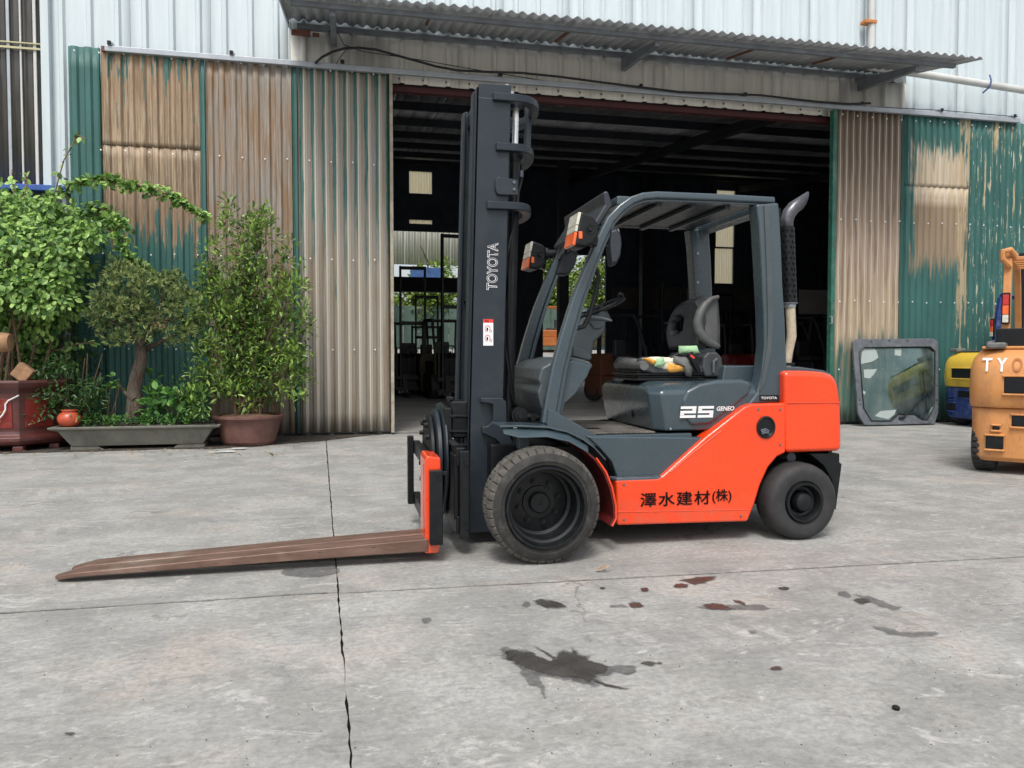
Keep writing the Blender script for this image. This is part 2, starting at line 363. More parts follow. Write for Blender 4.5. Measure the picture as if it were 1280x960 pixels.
GREEN = (.030, .108, .096); TAN = (.40, .30, .19); BROWN = (.18, .125, .075); RUST = (.24, .145, .075); PALE = (.56, .51, .42); GREYB = (.235, .22, .195)
def sheet(name, kind, x0=0, x1=1):
    """peeling painted corrugated sheet; object coordinates are metres, x0..x1 the sheet, z up"""
    t = NT(name); X, Y_, Z = t.sep()
    vs = t.mapv((7, 1, .5)); fine = t.noise(4, 9, .75, t.mapv((18, 1, .5), (2, 0, 0)))
    st = t.noise(2.2, 5, .6, vs)                                       # long vertical streaks
    und = t.noise(3, 4, .6, t.mapv((5, 1, .22), (7, 0, 3)))
    g = t.ramp(t.noise(1.5, 5, .6, t.mapv((3, 1, .8))), .3, .7, tuple(c*.85 for c in GREEN), tuple(c*1.25 for c in GREEN))
    g = t.mix(t.math('MULTIPLY', t.ramp(fine, .6, .75), .25), g, (.10,.16,.14))
    s0 = t.math('MULTIPLY', t.math('SUBTRACT', st, .5), 3.2)
    def below(z, w=.25, amp=1.0):       # 1 above the height z with a ragged dripping edge
        v = t.math('ADD', t.math('SUBTRACT', Z, z), t.math('MULTIPLY', s0, amp))
        return t.math('MULTIPLY_ADD', v, 1/w, .5, True)
    if kind == 'green': m = None; col = g
    elif kind == 'brown_green':
        br = t.mix(t.ramp(und, .42, .58), BROWN, TAN); br = t.mix(t.math('MULTIPLY', t.ramp(fine, .5, .62), .6), br, PALE); br = t.mix(t.math('MULTIPLY', t.ramp(t.noise(3, 7, .75, t.mapv((9, 1, .7), (6, 0, 2))), .52, .62), .6), br, (.13,.075,.04))
        br = t.mix(t.math('MULTIPLY', below(4.05, 1.5, .3), .5), br, RUST)
        dk = t.math('MULTIPLY', below(2.6, .5, .6), t.math('SUBTRACT', 1.0, below(3.35, .6, .5)))
        br = t.mix(t.math('MULTIPLY', dk, .55), br, (.16,.095,.055))
        m = below(2.75, .10, .9); m = t.math('MULTIPLY', m, t.ramp(t.math('ADD', st, t.math('MULTIPLY', t.math('SUBTRACT', 3.8, Z), .14)), .29, .31)); col = t.mix(m, g, br)
    elif kind == 'rust':
        br = t.mix(t.ramp(und, .35, .65), RUST, BROWN); br = t.mix(t.math('MULTIPLY', t.ramp(st, .44, .56), .8), br, GREYB); br = t.mix(t.math('MULTIPLY', t.ramp(t.noise(9, 3, .5, t.mapv((5, 1, .1), (1, 0, 1))), .55, .62), .6), br, (.33,.32,.30))
        br = t.mix(t.math('MULTIPLY', t.ramp(fine, .55, .7), .45), br, PALE); col = br
    elif kind == 'striped':
        ph = t.math('FRACT', t.math('MULTIPLY', t.math('SUBTRACT', X, x0), 1/.145))
        br = t.mix(t.ramp(und, .4, .6), GREYB, (.205,.165,.12))
        ridge = t.math('MULTIPLY', t.math('GREATER_THAN', ph, .52), t.math('LESS_THAN', ph, .80))
        br = t.mix(t.math('MULTIPLY', ridge, .85), br, PALE)
        gm = t.math('MULTIPLY', t.math('LESS_THAN', t.math('ABSOLUTE', t.math('SUBTRACT', ph, t.math('MULTIPLY_ADD', st, .5, .08))), .13), t.math('SUBTRACT', 1.0, t.math('SUBTRACT', 1.0, below(2.7, .8, 1.8))))
        col = t.mix(gm, br, g)
        col = t.mix(t.math('MULTIPLY', t.ramp(fine, .55, .72), .35), col, (.6,.6,.56))
    elif kind == 'beige':
        ph = t.math('FRACT', t.math('MULTIPLY', t.math('SUBTRACT', X, x0), 1/.118))
        br = t.mix(t.ramp(Z, .3, .9), TAN, BROWN)
        x = t.n('ShaderNodeValToRGB'); cr = x.color_ramp; cr.elements[0].position = .25; cr.elements[0].color = c4((.42,.33,.22)); cr.elements[1].position = .85; cr.elements[1].color = c4((.155,.112,.078))
        e = cr.elements.new(.55); e.color = c4((.36,.28,.21))
        t.l(t.math('MULTIPLY', t.math('ADD', Z, t.math('MULTIPLY', s0, .9)), .2), x.inputs[0]); br = x.outputs[0]; br = t.mix(t.math('MULTIPLY', t.ramp(und, .5, .62), .5), br, (.10,.065,.045))
        br = t.mix(t.math('MULTIPLY', t.math('MULTIPLY', t.math('GREATER_THAN', ph, .5), t.math('LESS_THAN', ph, .72)), .65), br, (.57,.54,.48))
        br = t.mix(t.math('MULTIPLY', t.ramp(fine, .5, .7), .4), br, RUST)
        m = below(1.35, .35, .45); low = t.mix(t.math('MULTIPLY', t.ramp(st, .45, .6), .75), g, (.30,.22,.13)); low = t.mix(t.math('MULTIPLY', t.ramp(und, .45, .6), .4), low, (.13,.2,.15)); col = t.mix(m, low, br)
    elif kind == 'blot':
        cx = (x0+x1)/2+.12
        ax = t.math('ABSOLUTE', t.math('SUBTRACT', X, cx)); az = t.math('ABSOLUTE', t.math('SUBTRACT', Z, 3.55))
        v = t.math('SUBTRACT', 1.0, t.math('MAXIMUM', t.math('MULTIPLY', ax, 1.75), t.math('MULTIPLY', az, 1.05)))
        m = t.math('MULTIPLY_ADD', t.math('ADD', v, t.math('MULTIPLY', s0, .55)), 4, .3, True)
        dz = t.math('MULTIPLY_ADD', t.math('SUBTRACT', 3.62, Z), 8, .5, True)
        br = t.mix(t.ramp(und, .3, .7), TAN, PALE); br = t.mix(t.math('MULTIPLY', dz, .75), br, (.19,.13,.075)); col = t.mix(m, g, br)
        strip = t.math('MULTIPLY', t.math('GREATER_THAN', X, x1-.22), t.ramp(st, .47, .50)); col = t.mix(t.math('MULTIPLY', strip, .8), col, (.42,.33,.20))
    elif kind == 'peel':
        pn = t.noise(5, 8, .72, t.mapv((6.5, 1, .42), (1, 0, 4)), .3); m = t.ramp(pn, .590, .605); col = t.mix(m, g, (.60,.53,.38))
        m2 = t.ramp(t.noise(2, 6, .6, t.mapv((4, 1, .18), (4, 0, 1))), .60, .62); col = t.mix(t.math('MULTIPLY', m2, .75), col, (.50,.38,.22))
    dirt = t.math('MULTIPLY', t.math('SUBTRACT', 1.0, t.math('MULTIPLY', Z, 1.6, 0, True)), .35)
    col = t.mix(dirt, col, (.10,.095,.08))
    t.set(Base_Color=col, Roughness=.55); return t.m

def leafmat(name, a, b, rough=.45, trans=.35):
    t = NT(name); oi = t.n('ShaderNodeNewGeometry').outputs['Random Per Island']
    c = t.ramp(oi, .1, .95, a, b); t.set(Base_Color=c, Roughness=rough)
    tr = t.n('ShaderNodeBsdfTranslucent'); t.l(t.mix(.35, c, (.25,.42,.05)), tr.inputs[0])
    mx = t.n('ShaderNodeMixShader'); mx.inputs[0].default_value = trans*.6; t.l(t.b.outputs[0], mx.inputs[1]); t.l(tr.outputs[0], mx.inputs[2])
    t.l(mx.outputs[0], t.t.nodes['Material Output'].inputs[0]); return t.m
MT['vine'] = leafmat('vine_leaf', (.045,.135,.025), (.36,.56,.14))
MT['shrub'] = leafmat('glossy_shrub_leaf', (.030,.085,.028), (.30,.46,.085), .32)
MT['juniper'] = leafmat('juniper_foliage', (.045,.105,.035), (.32,.38,.13), .7, .15)
MT['herb'] = leafmat('bright_herb_leaf', (.04,.13,.03), (.13,.30,.06))
MT['darkleaf'] = leafmat('dark_bush_leaf', (.018,.055,.02), (.06,.14,.035), .35)
MT['treeleaf'] = leafmat('far_tree_leaf', (.10,.18,.03), (.32,.42,.10), .5, .6)
MT['deadleaf'] = leafmat('dead_leaf', (.22,.14,.07), (.42,.30,.17), .8, .1)
def clearpanel():
    t = NT('yellowed_roof_light_sheet'); tr = t.n('ShaderNodeBsdfTranslucent'); c = t.ramp(t.noise(3, 5, .6, t.mapv((8, 1, .5))), .3, .7, (1,.80,.48), (1,.93,.70)); t.l(c, tr.inputs[0])
    t.l(tr.outputs[0], t.t.nodes['Material Output'].inputs[0]); return t.m
MT['clear'] = clearpanel()
# ================================================================== SETTING
def jline(p, q, n, amp):
    p, q = Vector(p), Vector(q); out = []
    d = (q-p); nn = Vector((-d.y, d.x)).normalized()
    for i in range(n+1):
        t = i/n; a = amp*(mnoise.noise(Vector((p.x*3+t*n*.22, p.y, 1.7)))*.55 + random.uniform(-.5, .5))
        if i in (0, n): a = 0
        out.append(tuple(p+d*t+nn*a))
    return out
g = G(); g.add([(-400,-200,-.05),(400,-200,-.05),(400,26.9,-.05),(-400,26.9,-.05)], [(0,1,2,3)])
g.add([(-400,26.9,-.05),(400,26.9,-.05),(400,27.6,-.05),(-400,27.6,-.05),(400,36,1.45),(-400,36,1.45),(400,500,1.5),(-400,500,1.5)], [(0,1,2,3),(3,2,4,5),(5,4,6,7)])
ground = tag(g.build('ground', MT['ground'], None, sm=0), kind='structure')
JX = lambda y: -.255+(9.83-y)*.0335
JY = lambda x: 3.602 - max(0, x)*.039
gp_ = .0035
def slab(pts):
    G().prism(pts, -.045, 0, 'Z').build('concrete_slab', MT['ground'], ground, sm=0)
YT, YB, XL, XR = 10.98, -8.0, -30.0, 40.0
cx, cy = JX(3.6), 3.602
slab(jline((cx-gp_, cy+.006), (JX(YT)-.006, YT), 150, .006) + [(XL, YT), (XL, cy+.15)] + jline((-9, cy+.062), (cx-gp_, cy+.016), 160, .006)[:-1])
slab([(XR, cy-1.5), (XR, YT)] + jline((JX(YT)+.006, YT), (cx+gp_, cy-.006), 150, .006) + jline((cx+gp_, cy-.005), (9, JY(9)+.004), 200, .005)[1:])
slab(jline((cx-gp_, cy-.004), (-9, cy+.04), 160, .006) + [(XL, cy+.14), (XL, YB)] + jline((JX(YB)-gp_, YB), (cx-gp_, cy-.004), 220, .007)[:-1])
slab(jline((cx+gp_, cy-.017), (JX(YB)+gp_, YB), 220, .007) + [(XR, YB), (XR, cy-1.51)] + jline((9, JY(9)-.018), (cx+gp_, cy-.025), 200, .005)[:-1])
g = G(); g.box(cx-.5, cx+.5, YB, YT, -.044, -.006); g.box(-9, 9, 3.2, 3.7, -.044, -.005)
g.build('joint_filler', MT['ink'], ground, sm=0)
g = G(); g.add([(-9,10.98,.012),(20,10.98,.012),(20,27.2,.012),(-9,27.2,.012)], [(0,1,2,3)])
tag(g.build('warehouse_floor', MT['infloor'], None, sm=0), kind='structure')
# dirt that has gathered along the foot of the left door
pts = [(-6.5, 9.62)]; x = -6.5
while x < .35:
    x += .09; ed = 9.62 if x < -1.2 else 9.62 + (x+1.2)*.72
    pts.append((x, min(10.8, ed+.10*mnoise.noise(Vector((x*1.6, 0, 0))) + .05*mnoise.noise(Vector((x*7, 3, 0))))))
pts += [(.5, 10.84), (-6.5, 10.93)]
tag(G().prism(pts, .001, .012, 'Z').build('soil_strip', MT['soil'], None, sm=0), kind='structure')

def corr(g, x0, x1, z0, z1, y, pitch, depth, prof=((0,0),(.18,0),(.3,1),(.7,1),(.82,0)), lean=0, nz=1, wav=0):
    xs = []; k = 0
    while x0+k*pitch < x1-1e-6:
        for (u, h) in prof:
            xx = x0+(k+u)*pitch
            if xx <= x1+1e-6: xs.append((xx, h))
        k += 1
    xs.append((x1, 0))
    rows = []
    for i in range(nz+1):
        t = i/nz; z = z0+(z1-z0)*t
        rows.append([(xx, y-h*depth + (wav*mnoise.noise(Vector((xx*1.5, z*2.5, y))) if wav else 0), z) for xx, h in xs])
    return g.loft(rows, cap=False, closed=False)
RIB = ((0,0),(.40,0),(.47,1),(.60,1),(.67,0))
DOORP = ((0,0),(.12,0),(.28,1),(.62,1),(.78,0))
SINE = tuple((i/8, .5-.5*math.cos(2*math.pi*i/8)) for i in range(8))

wh = thing('warehouse', (4, 11.1, 0), 'tall warehouse clad in pale ribbed sheet with a wide open doorway behind the forklift', 'building')
YW = 11.02
def wsheets(x0, x1, z0, z1, mat, w=1.0, nm='wall_sheet', dy=0):
    x = x0
    while x < x1-.02:
        e = min(x+w, x1); g = G(); corr(g, x, e-.002, z0, z1, YW+dy+random.uniform(-.004,.004), 1/3, .045, RIB, nz=6, wav=.006)
        g.build(nm, MT[mat], wh, solid=.003); x = e
wsheets(-3.75, -.72, 0, 9.2, 'wsheet')
wsheets(-.72, 8.28, 5.60, 9.2, 'wsheet', dy=.01)
wsheets(-.72, .62, 0, 5.60, 'hsheet'); wsheets(.62, 7.80, 4.975, 5.60, 'hsheet'); wsheets(7.80, 9.05, 0, 5.60, 'hsheet', 1.25)
wsheets(8.28, 9.05, 5.60, 9.2, 'wsheet', .77); wsheets(9.05, 18.05, 0, 9.2, 'wsheet')
# front frame of the doorway and its red beam
g = G(); g.box(.55, 7.9, 11.10, 11.22, 4.90, 4.985); g.build('door_beam', MT['maroon'], wh, bevel=.006)
g = G(); g.box(.40, .58, 11.06, 11.22, 0, 5.0); g.build('door_post', MT['beam'], wh, bevel=.01)
g = G(); g.box(7.84, 8.05, 11.06, 11.22, 0, 5.0); g.build('door_post', MT['beam'], wh, bevel=.01)
g = G(); g.box(.6, 7.8, 10.93, 11.05, .002, .03); g.build('threshold', MT['conc'], wh, bevel=.008)
# header edge screws
g = G()
for i in range(22):
    xx = .75+i/3; g.box(xx, xx+.018, YW-.062, YW-.04, 5.02, 5.038)
g.build('screw', MT['black'], wh, sm=0, kind='stuff')
# left part: grey wall, sill and dark glazing with pale ribs
g = G(); g.box(-9, -3.42, 11.0, 11.25, 0, 3.22); g.build('plinth_wall', MT['conc'], wh)
g = G(); g.box(-9, -3.40, 10.84, 11.3, 3.225, 3.30); g.build('sill', MT['blue'], wh, bevel=.008)
g = G(); g.box(-3.80, -3.70, 10.93, 11.06, 3.302, 9.2); g.build('corner_trim', MT['wsheet'], wh, bevel=.008)
def glazing():
    t = NT('grimy_glazing_sheet'); X, Y_, Z = t.sep()
    c = t.ramp(t.noise(2, 6, .65, t.mapv((5, 1, .5))), .3, .7, (.022,.024,.022), (.095,.09,.08))
    c = t.mix(t.math('MULTIPLY_ADD', t.math('SUBTRACT', 4.6, Z), .6, 0, True), c, (.16,.145,.125)); t.set(Base_Color=c, Roughness=.3); return t.m
MT['glazing'] = glazing()
for i in range(3):
    g = G(); corr(g, -6.6+i*.94, -6.6+(i+1)*.94-.003, 3.302, 9.1, 11.02, .155, .02, DOORP, nz=4, wav=.01); g.build('glazing_sheet', MT['glazing'], wh, solid=.003)
for i in range(18):
    xx = -6.53+i*.155+random.uniform(-.006,.006)
    g = G(); g.box(xx, xx+(.034 if i % 4 else .02), 10.965, 10.992, 3.303, 9.1); g.build('glazing_rib', MT['pvc'] if i % 3 else MT['steel'], wh)
g = G(); g.box(-6.6, -3.805, 10.945, 10.962, 5.03, 5.055); g.box(-6.6, -3.805, 10.945, 10.962, 5.10, 5.115); g.build('glazing_bar', plain('yellow_bar', (.45,.42,.25), .6), wh)
# shell, roof and back wall of the shed
def wall_holes(name, mat, x0, x1, z0, z1, y0, y1, holes):
    xs = sorted({x0, x1, *[h[0] for h in holes], *[h[1] for h in holes]}); zs = sorted({z0, z1, *[h[2] for h in holes], *[h[3] for h in holes]})
    g = G()
    for a, b in zip(xs, xs[1:]):
        run = None
        for c, d in zip(zs, zs[1:]):
            cxx, czz = (a+b)/2, (c+d)/2
            if any(h[0] < cxx < h[1] and h[2] < czz < h[3] for h in holes): 
                if run: g.box(a, b, y0, y1, *run); run = None
            else: run = (run[0], d) if run else (c, d)
        if run: g.box(a, b, y0, y1, *run)
    return g.build(name, MT[mat], wh, sm=0)
HA = (1.0, 4.75, 0, 5.52); HB = (7.05, 9.46, 0, 4.86)
win = [(13.87, 14.66, 3.93, 5.28), (13.90, 14.69, 5.33, 6.50), (13.93, 14.72, 6.55, 7.5)]
sw = [(2.2, 3.0, 6.84, 7.62), (2.2, 3.0, 5.78, 5.93)]
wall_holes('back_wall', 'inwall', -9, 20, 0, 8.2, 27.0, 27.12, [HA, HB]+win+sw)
for x in [20-.33*i for i in range(1, 88)]:
    if any(h[0]-.08 < x < h[1]+.02 for h in [HA, HB]+win+sw): continue
    g = G(); g.box(x, x+.06, 26.955, 26.998, 0, 8.0); 
    if x > 9.4: g.build('wall_rib', MT['inwall'], wh, sm=0)
for h in win+sw:
    g = G(); corr(g, h[0], h[1], h[2], h[3], 27.10, .1, .02, DOORP); g.build('clear_panel', MT['clear'], wh)
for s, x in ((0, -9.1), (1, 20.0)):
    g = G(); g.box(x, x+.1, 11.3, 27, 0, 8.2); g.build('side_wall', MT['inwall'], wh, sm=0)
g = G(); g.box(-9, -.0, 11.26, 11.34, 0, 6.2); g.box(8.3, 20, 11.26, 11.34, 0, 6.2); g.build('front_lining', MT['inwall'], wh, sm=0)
RZ = lambda y: 5.62+.133*(y-11)
k = 0
for xi in range(-9, 20):
    for (ya, yb) in ((11.06, 16.4), (16.35, 21.8), (21.75, 27.1)):
        if (xi, ya) in ((12, 21.75), (3, 21.75), (6, 11.06)) : mt = 'inroof'
        else: mt = 'inroof'
        g = G(); corr(g, 0, .998, 0, 1, 0, .333, .03, RIB)
        g.v = [(xi+a, ya+(yb-ya)*c, RZ(ya+(yb-ya)*c)+.1+(.01 if ya > 12 else 0)-b) for a, b, c in g.v]
        g.build('roof_sheet', MT[mt], wh, solid=.003); k += 1
y = 12.0
while y < 27:
    g = G(); g.box(-9, 20, y, y+.07, RZ(y)-.10, RZ(y)+.06); g.build('purlin', MT['beam'], wh, sm=0); y += 1.9
for x in (-5, -.6, 8.0, 14.8):
    g = G(); g.add([(x, 11.3, RZ(11.3)-.32), (x+.15, 11.3, RZ(11.3)-.32), (x+.15, 11.3, RZ(11.3)-.11), (x, 11.3, RZ(11.3)-.11), (x, 26.9, RZ(26.9)-.32), (x+.15, 26.9, RZ(26.9)-.32), (x+.15, 26.9, RZ(26.9)-.11), (x, 26.9, RZ(26.9)-.11)], [(0,1,2,3),(4,7,6,5),(0,4,5,1),(1,5,6,2),(2,6,7,3),(3,7,4,0)])
    g.build('rafter', MT['beam'], wh, sm=0)
for (x, y) in ((6.25, 22), (10.1, 25), (5.3, 26.8)):
    g = G(); g.box(x, x+.3, y, y+.3, .013, RZ(y)-.11); g.build('column', MT['beam'], wh, bevel=.01)
a = at(1000, 362, 18); b = at(1034, 393, 18)
g = G(); g.box(a.x, b.x+.3, 18, 18.05, b.z, a.z); g.build('board', plain('grey_board', (.22,.21,.19), .8), wh)
g = G(); g.box(9.7, 20, 26.90, 26.95, 2.9, 3.7); g.build('wall_band', plain('pale_wall_band', (.11,.10,.09), .8), wh)

# canopy (part of the warehouse) with its own sheets, beams and arms
MT['canbeam'] = plain('weathered_beam', (.17,.19,.215), .55, .1, .25, 5, dirt=(.12,.06,.04), da=.5)
cn = bpy.data.objects.new('canopy', None); COL.objects.link(cn); cn.parent = wh
def cz(y): return 5.70 - (10.98-y)*.205
x = -.75; i = 0
while x < 8.85:
    e = min(x+.86, 8.95); g = G(); corr(g, 0, e-x+.02, 0, 1, 0, .14, .036, SINE); yo = 9.38+random.uniform(-.015,.015); dz = .0 if i % 2 else .006
    g.v = [(x+a, 10.98-c*(10.98-yo), cz(10.98-c*(10.98-yo))+dz-b-.0) for a, b, c in g.v]
    g.build('canopy_sheet', MT['canopy'], cn, solid=.003); x = e; i += 1
for y in (10.90, 9.62):
    g = G(); g.box(-.62, 8.72, y-.03, y+.03, cz(y)-.105, cz(y)-.045); g.build('canopy_beam', MT['canbeam'], cn, bevel=.004)
g = G(); g.box(-.745, -.725, 9.40, 10.97, 5.30, 5.38)
g.v = [(a, b, cz(b)-.05 + (c-5.34)*1.2) for a, b, c in g.v]; g.build('edge_strip', MT['steel'], cn, bevel=.003)
for x in (-.13, 4.10, 8.13):
    g = G(); g.box(x-.035, x+.035, 9.66, 10.96, 0, 1)
    g.v = [(a, b, cz(b)-.107-(1-c)*(.20 if b > 10 else .07)) for a, b, c in g.v]; g.build('arm', MT['canbeam'], cn, bevel=.006)
for (x, ln) in ((1.05, .5), (2.9, .8), (5.6, .9), (6.9, .7)):
    g = G(); g.box(x, x+.03, 9.7, 9.7+ln, 0, .03); g.v = [(a, b, cz(b)-.072+c) for a, b, c in g.v]; g.build('rusty_strut', MT['rustpatch'], cn)
g = G(); g.box(-.70, -.45, 10.90, 10.96, 5.50, 5.56); g.box(-.42,-.33,10.92,10.95,5.50,5.545); g.build('rust_patch', MT['rustpatch'], cn)

# door rail with hangers (fixed to the warehouse)
ra, rb = at(131, 60, 10.80), at(1274, 151, 10.80)
rail = G().box(ra.x, rb.x, 10.77, 10.84, ra.z-.045, ra.z+.03).build('door_rail', MT['steel'], wh, bevel=.01)
G().box(ra.x-.04, ra.x+.0, 10.775, 10.835, ra.z-.05, ra.z+.02).build('end_cap', MT['rustpatch'], rail, bevel=.006)
for px, py in ((138,52),(290,66),(428,79),(625,97),(800,112),(930,122),(1075,135),(1175,137),(1266,144)):
    p = at(px, py, 10.8); G().box(p.x-.03, p.x+.03, 10.76, 11.0, ra.z+.032, ra.z+.075).build('rail_bracket', MT['darksteel'] if px in (428,625,930) else MT['steel'], rail, bevel=.004)
    G().box(p.x-.025, p.x+.02, 10.74, 10.758, ra.z+.035, ra.z+.08).build('bracket_end', MT['black'], rail, bevel=.004)

# downpipe with an orange bracket, upper right
dx = at(1088, 30, 10.93).x
g = G(); g.tube([(dx, 10.90, 5.9), (dx, 10.90, 9.2)], .055, 12); dp = g.build('downpipe', MT['pvc'], wh)
bz = at(1088, 29, 10.9).z
g = G(); g.box(dx-.16, dx+.05, 10.83, 10.97, bz-.02, bz+.03); g.build('pipe_bracket', plain('orange_rust', (.5,.19,.06), .8), dp, bevel=.005)

# ------------------------------------------------------------------ sliding doors
def door_sheet(parent, xa, xb, z0, z1, y, pitch, mat, depth=.028, label=None):
    g = G(); corr(g, xa, xb, z0, z1, y, pitch, depth, DOORP, nz=18, wav=.014)
    return g.build('corrugated_sheet', mat, parent, solid=.0025, label=label)
def seam_sheet(parent, xa, xb, zs, y, pitch, mat, label):
    door_sheet(parent, xa, xb, .05, zs+.05, y, pitch, mat, label=label); door_sheet(parent, xa+.004, xb, zs, 5.08 if xb < 5 else 5.04, y-.009, pitch, mat, label=label+', upper sheet')
def px_x(px, Y=10.86, py=200): return at(px, py, Y).x
dl = thing('sliding_door', (-1.4, 10.86, 0), 'left corrugated sliding door, green with brown rusted sheets, behind the potted plants', 'sliding door')
sh = [(88, 128, 'green', .16, 'green ribbed end sheet'), (128, 251, 'brown_green', .145, 'brown stained sheet turning green below'), (251, 257.5, 'green', .10, 'narrow green strip'),
      (257.5, 366, 'rust', .145, 'rust brown sheet with grey streaks'), (366, 372.5, 'green', .10, 'narrow green strip'), (372.5, 487, 'striped', .145, 'grey brown sheet with pale ridges and green stripes')]
for i, (a, b, kind, pitch, lb) in enumerate(sh):
    xa, xb = px_x(a), px_x(b)
    # shader coordinates start at the sheet's own door, so shift the stripe origin
    m = sheet('door_sheet_%s_%d' % (kind, i), kind, xa+1.4, xb+1.4)
    if kind == 'brown_green': seam_sheet(dl, xa, xb-.002, at(190, 184, 10.86).z, 10.87, pitch, m, lb)
    else: door_sheet(dl, xa, xb-.002, .05, 5.08, 10.87-(.012 if kind == 'green' else 0), pitch, m, label=lb)
xa = px_x(487)
G().box(xa, xa+.045, 10.80, 10.93, .03, 5.08).build('edge_post', plain('pale_rusty_post', (.34,.31,.24), .7, 0, .3, 5, dirt=(.15,.08,.04), da=.7), dl, bevel=.006)
G().box(px_x(90), xa, 10.90, 10.94, .03, .12).build('bottom_rail', MT['darksteel'], dl, bevel=.006)
def screws(parent, xs, zs, y):
    g = G()
    for x in xs:
        for z in zs: g.lathe([(0, -.012), (.011, -.010), (.011, 0)], (x, y, z+random.uniform(-.01,.01)), 'Y', 6)
    g.build('screw', MT['white'], parent, kind='stuff')
screws(dl, [px_x(88)+.08+.29*i for i in range(14)], [5.02, 3.78, 2.45, 1.2], 10.838)
dr = thing('sliding_door', (10, 10.86, 0), 'right corrugated sliding door, beige and peeling green, behind the leaning windscreen', 'sliding door')
sh = [(1045, 1127, 'beige', .118, 'beige and brown weathered sheet'), (1127, 1131, 'green', .1, 'narrow green strip'), (1131, 1212, 'blot', .118, 'green sheet with a brown scorched patch'), (1212, 1420, 'peel', .118, 'green sheet with peeling cream flakes')]
for i, (a, b, kind, pitch, lb) in enumerate(sh):
    xa, xb = px_x(a), px_x(b)
    m = sheet('door_sheet_r_%s_%d' % (kind, i), kind, xa-10, xb-10)
    if kind == 'blot': seam_sheet(dr, xa, xb-.002, at(1170, 234, 10.86).z, 10.87, pitch, m, lb)
    else: door_sheet(dr, xa, xb-.002, .05, 5.04, 10.87-(.012 if kind == 'green' else 0), pitch, m, label=lb)
xa = px_x(1040)
G().box(xa, px_x(1045)-.001, 10.83, 10.93, .03, 5.03).build('edge_post', plain('green_edge_post', (.02,.12,.085), .6, 0, .3, 5, dirt=(.3,.3,.25), da=.4), dr, bevel=.006)
G().box(px_x(1045), px_x(1420), 10.90, 10.94, .03, .12).build('bottom_rail', MT['darksteel'], dr, bevel=.006)
screws(dr, [px_x(1047)+.06+.27*i for i in range(20)], [4.95, 3.3, 2.0, .9], 10.838)
h = at(1039, 400, 10.8); G().tube([(h.x, 10.84, h.z-.06), (h.x, 10.78, h.z-.05), (h.x, 10.78, h.z+.05), (h.x, 10.84, h.z+.06)], .01, 6).build('handle', MT['steel'], dr)

# cables and the grey pipe
g = G(); g.tube([at(a, b, 10.74-.0*i) for i, (a, b) in enumerate([(394,79),(403,71),(415,65),(430,60.5),(447,59.5),(470,62),(495,69),(520,76),(545,83),(572,88),(610,90),(650,91),(700,96),(760,104),(850,115),(950,119),(1020,127),(1060,130),(1088,129)])], .017, 8)
g.build('power_cable', MT['cable'], None, label='thick black cable looping above the door rail under the canopy', cat='cable')
g = G(); g.tube([at(a, b, 10.78) for a, b in [(422,40),(430,56),(452,64),(520,74),(600,88),(700,104),(780,113),(870,119),(980,126),(1085,133),(1180,138),(1272,146)]], .006, 5)
g.tube([at(a, b, 10.78) for a, b in [(436,58),(425,72),(420,80)]], .006, 5)
g.build('thin_wire', MT['cable'], None, label='thin dark wire strung along the whole door rail', cat='wire')
g = G(); g.tube([at(1085, 83, 10.72), at(1150, 92.5, 10.72), at(1215, 102.5, 10.72), at(1330, 121, 10.72)], .058, 12)
pp = g.build('drain_pipe', MT['pvc'], None, label='pale grey pipe running from under the canopy to the right edge', cat='pipe')
c = at(1235, 106, 10.72); g = G(); g.tube([c+Vector((.03, 0, .16)), c+Vector((.0,-.065,.05)), c+Vector((-.02,-.065,-.05)), c+Vector((-.10,0,-.14))], .014, 6); g.build('strap', MT['navy'], pp)

# ------------------------------------------------------------------ beyond the back wall
fs = thing('far_shed', (2, 40, 1.5), 'pale ribbed shed wall seen through the left rear opening', 'building')
for i in range(10):
    g = G(); corr(g, -3+i*1.2, -3+(i+1)*1.2-.01, 5.9, 11, 40, .3, .04, RIB); g.build('wall_sheet', MT['bsheet'], fs, solid=.003)
for x in (-2.5, 2.2, 8.5): G().box(x, x+.25, 40.05, 40.3, 1.5, 5.9).build('post', MT['beam'], fs)
a = at(513, 334, 36); b = at(552, 346, 36)
G().box(a.x, b.x+.05, 36, 36.1, b.z-.2, a.z).build('blue_tarp', plain('blue_tarpaulin', (.04,.10,.26), .7, 0, .4, 3), None, label='small blue sheet seen through the left rear opening', cat='tarpaulin')
a = at(575, 348, 27.3); b = at(575, 366, 27.3)
G().box(1.0, 4.75, 27.16, 27.5, b.z, a.z).build('lintel', MT['beam'], wh)
fn = thing('yard_fence', (8, 37.6, 1.45), 'grey green sheet fence seen through the rear doorway', 'fence')
for i in range(30):
    x = -4+i*.75; G().box(x, x+.72, 37.6, 37.63, 1.45, 3.6).build('fence_panel', plain('fence_green_grey', (.08,.13,.11), .7) if i == 0 else bpy.data.materials['fence_green_grey'], fn)
def rand_unit():
    while True:
        v = Vector((random.uniform(-1,1), random.uniform(-1,1), random.uniform(-1,1)))
        if .05 < v.length < 1: return v.normalized()
LEAF = ((0,0,0),(.30,.32,.05),(.28,.68,.06),(0,1,-.05),(-.28,.68,.06),(-.30,.32,.05))
LONG = ((0,0,0),(.17,.35,.04),(.13,.75,.03),(0,1,-.06),(-.13,.75,.03),(-.17,.35,.04))
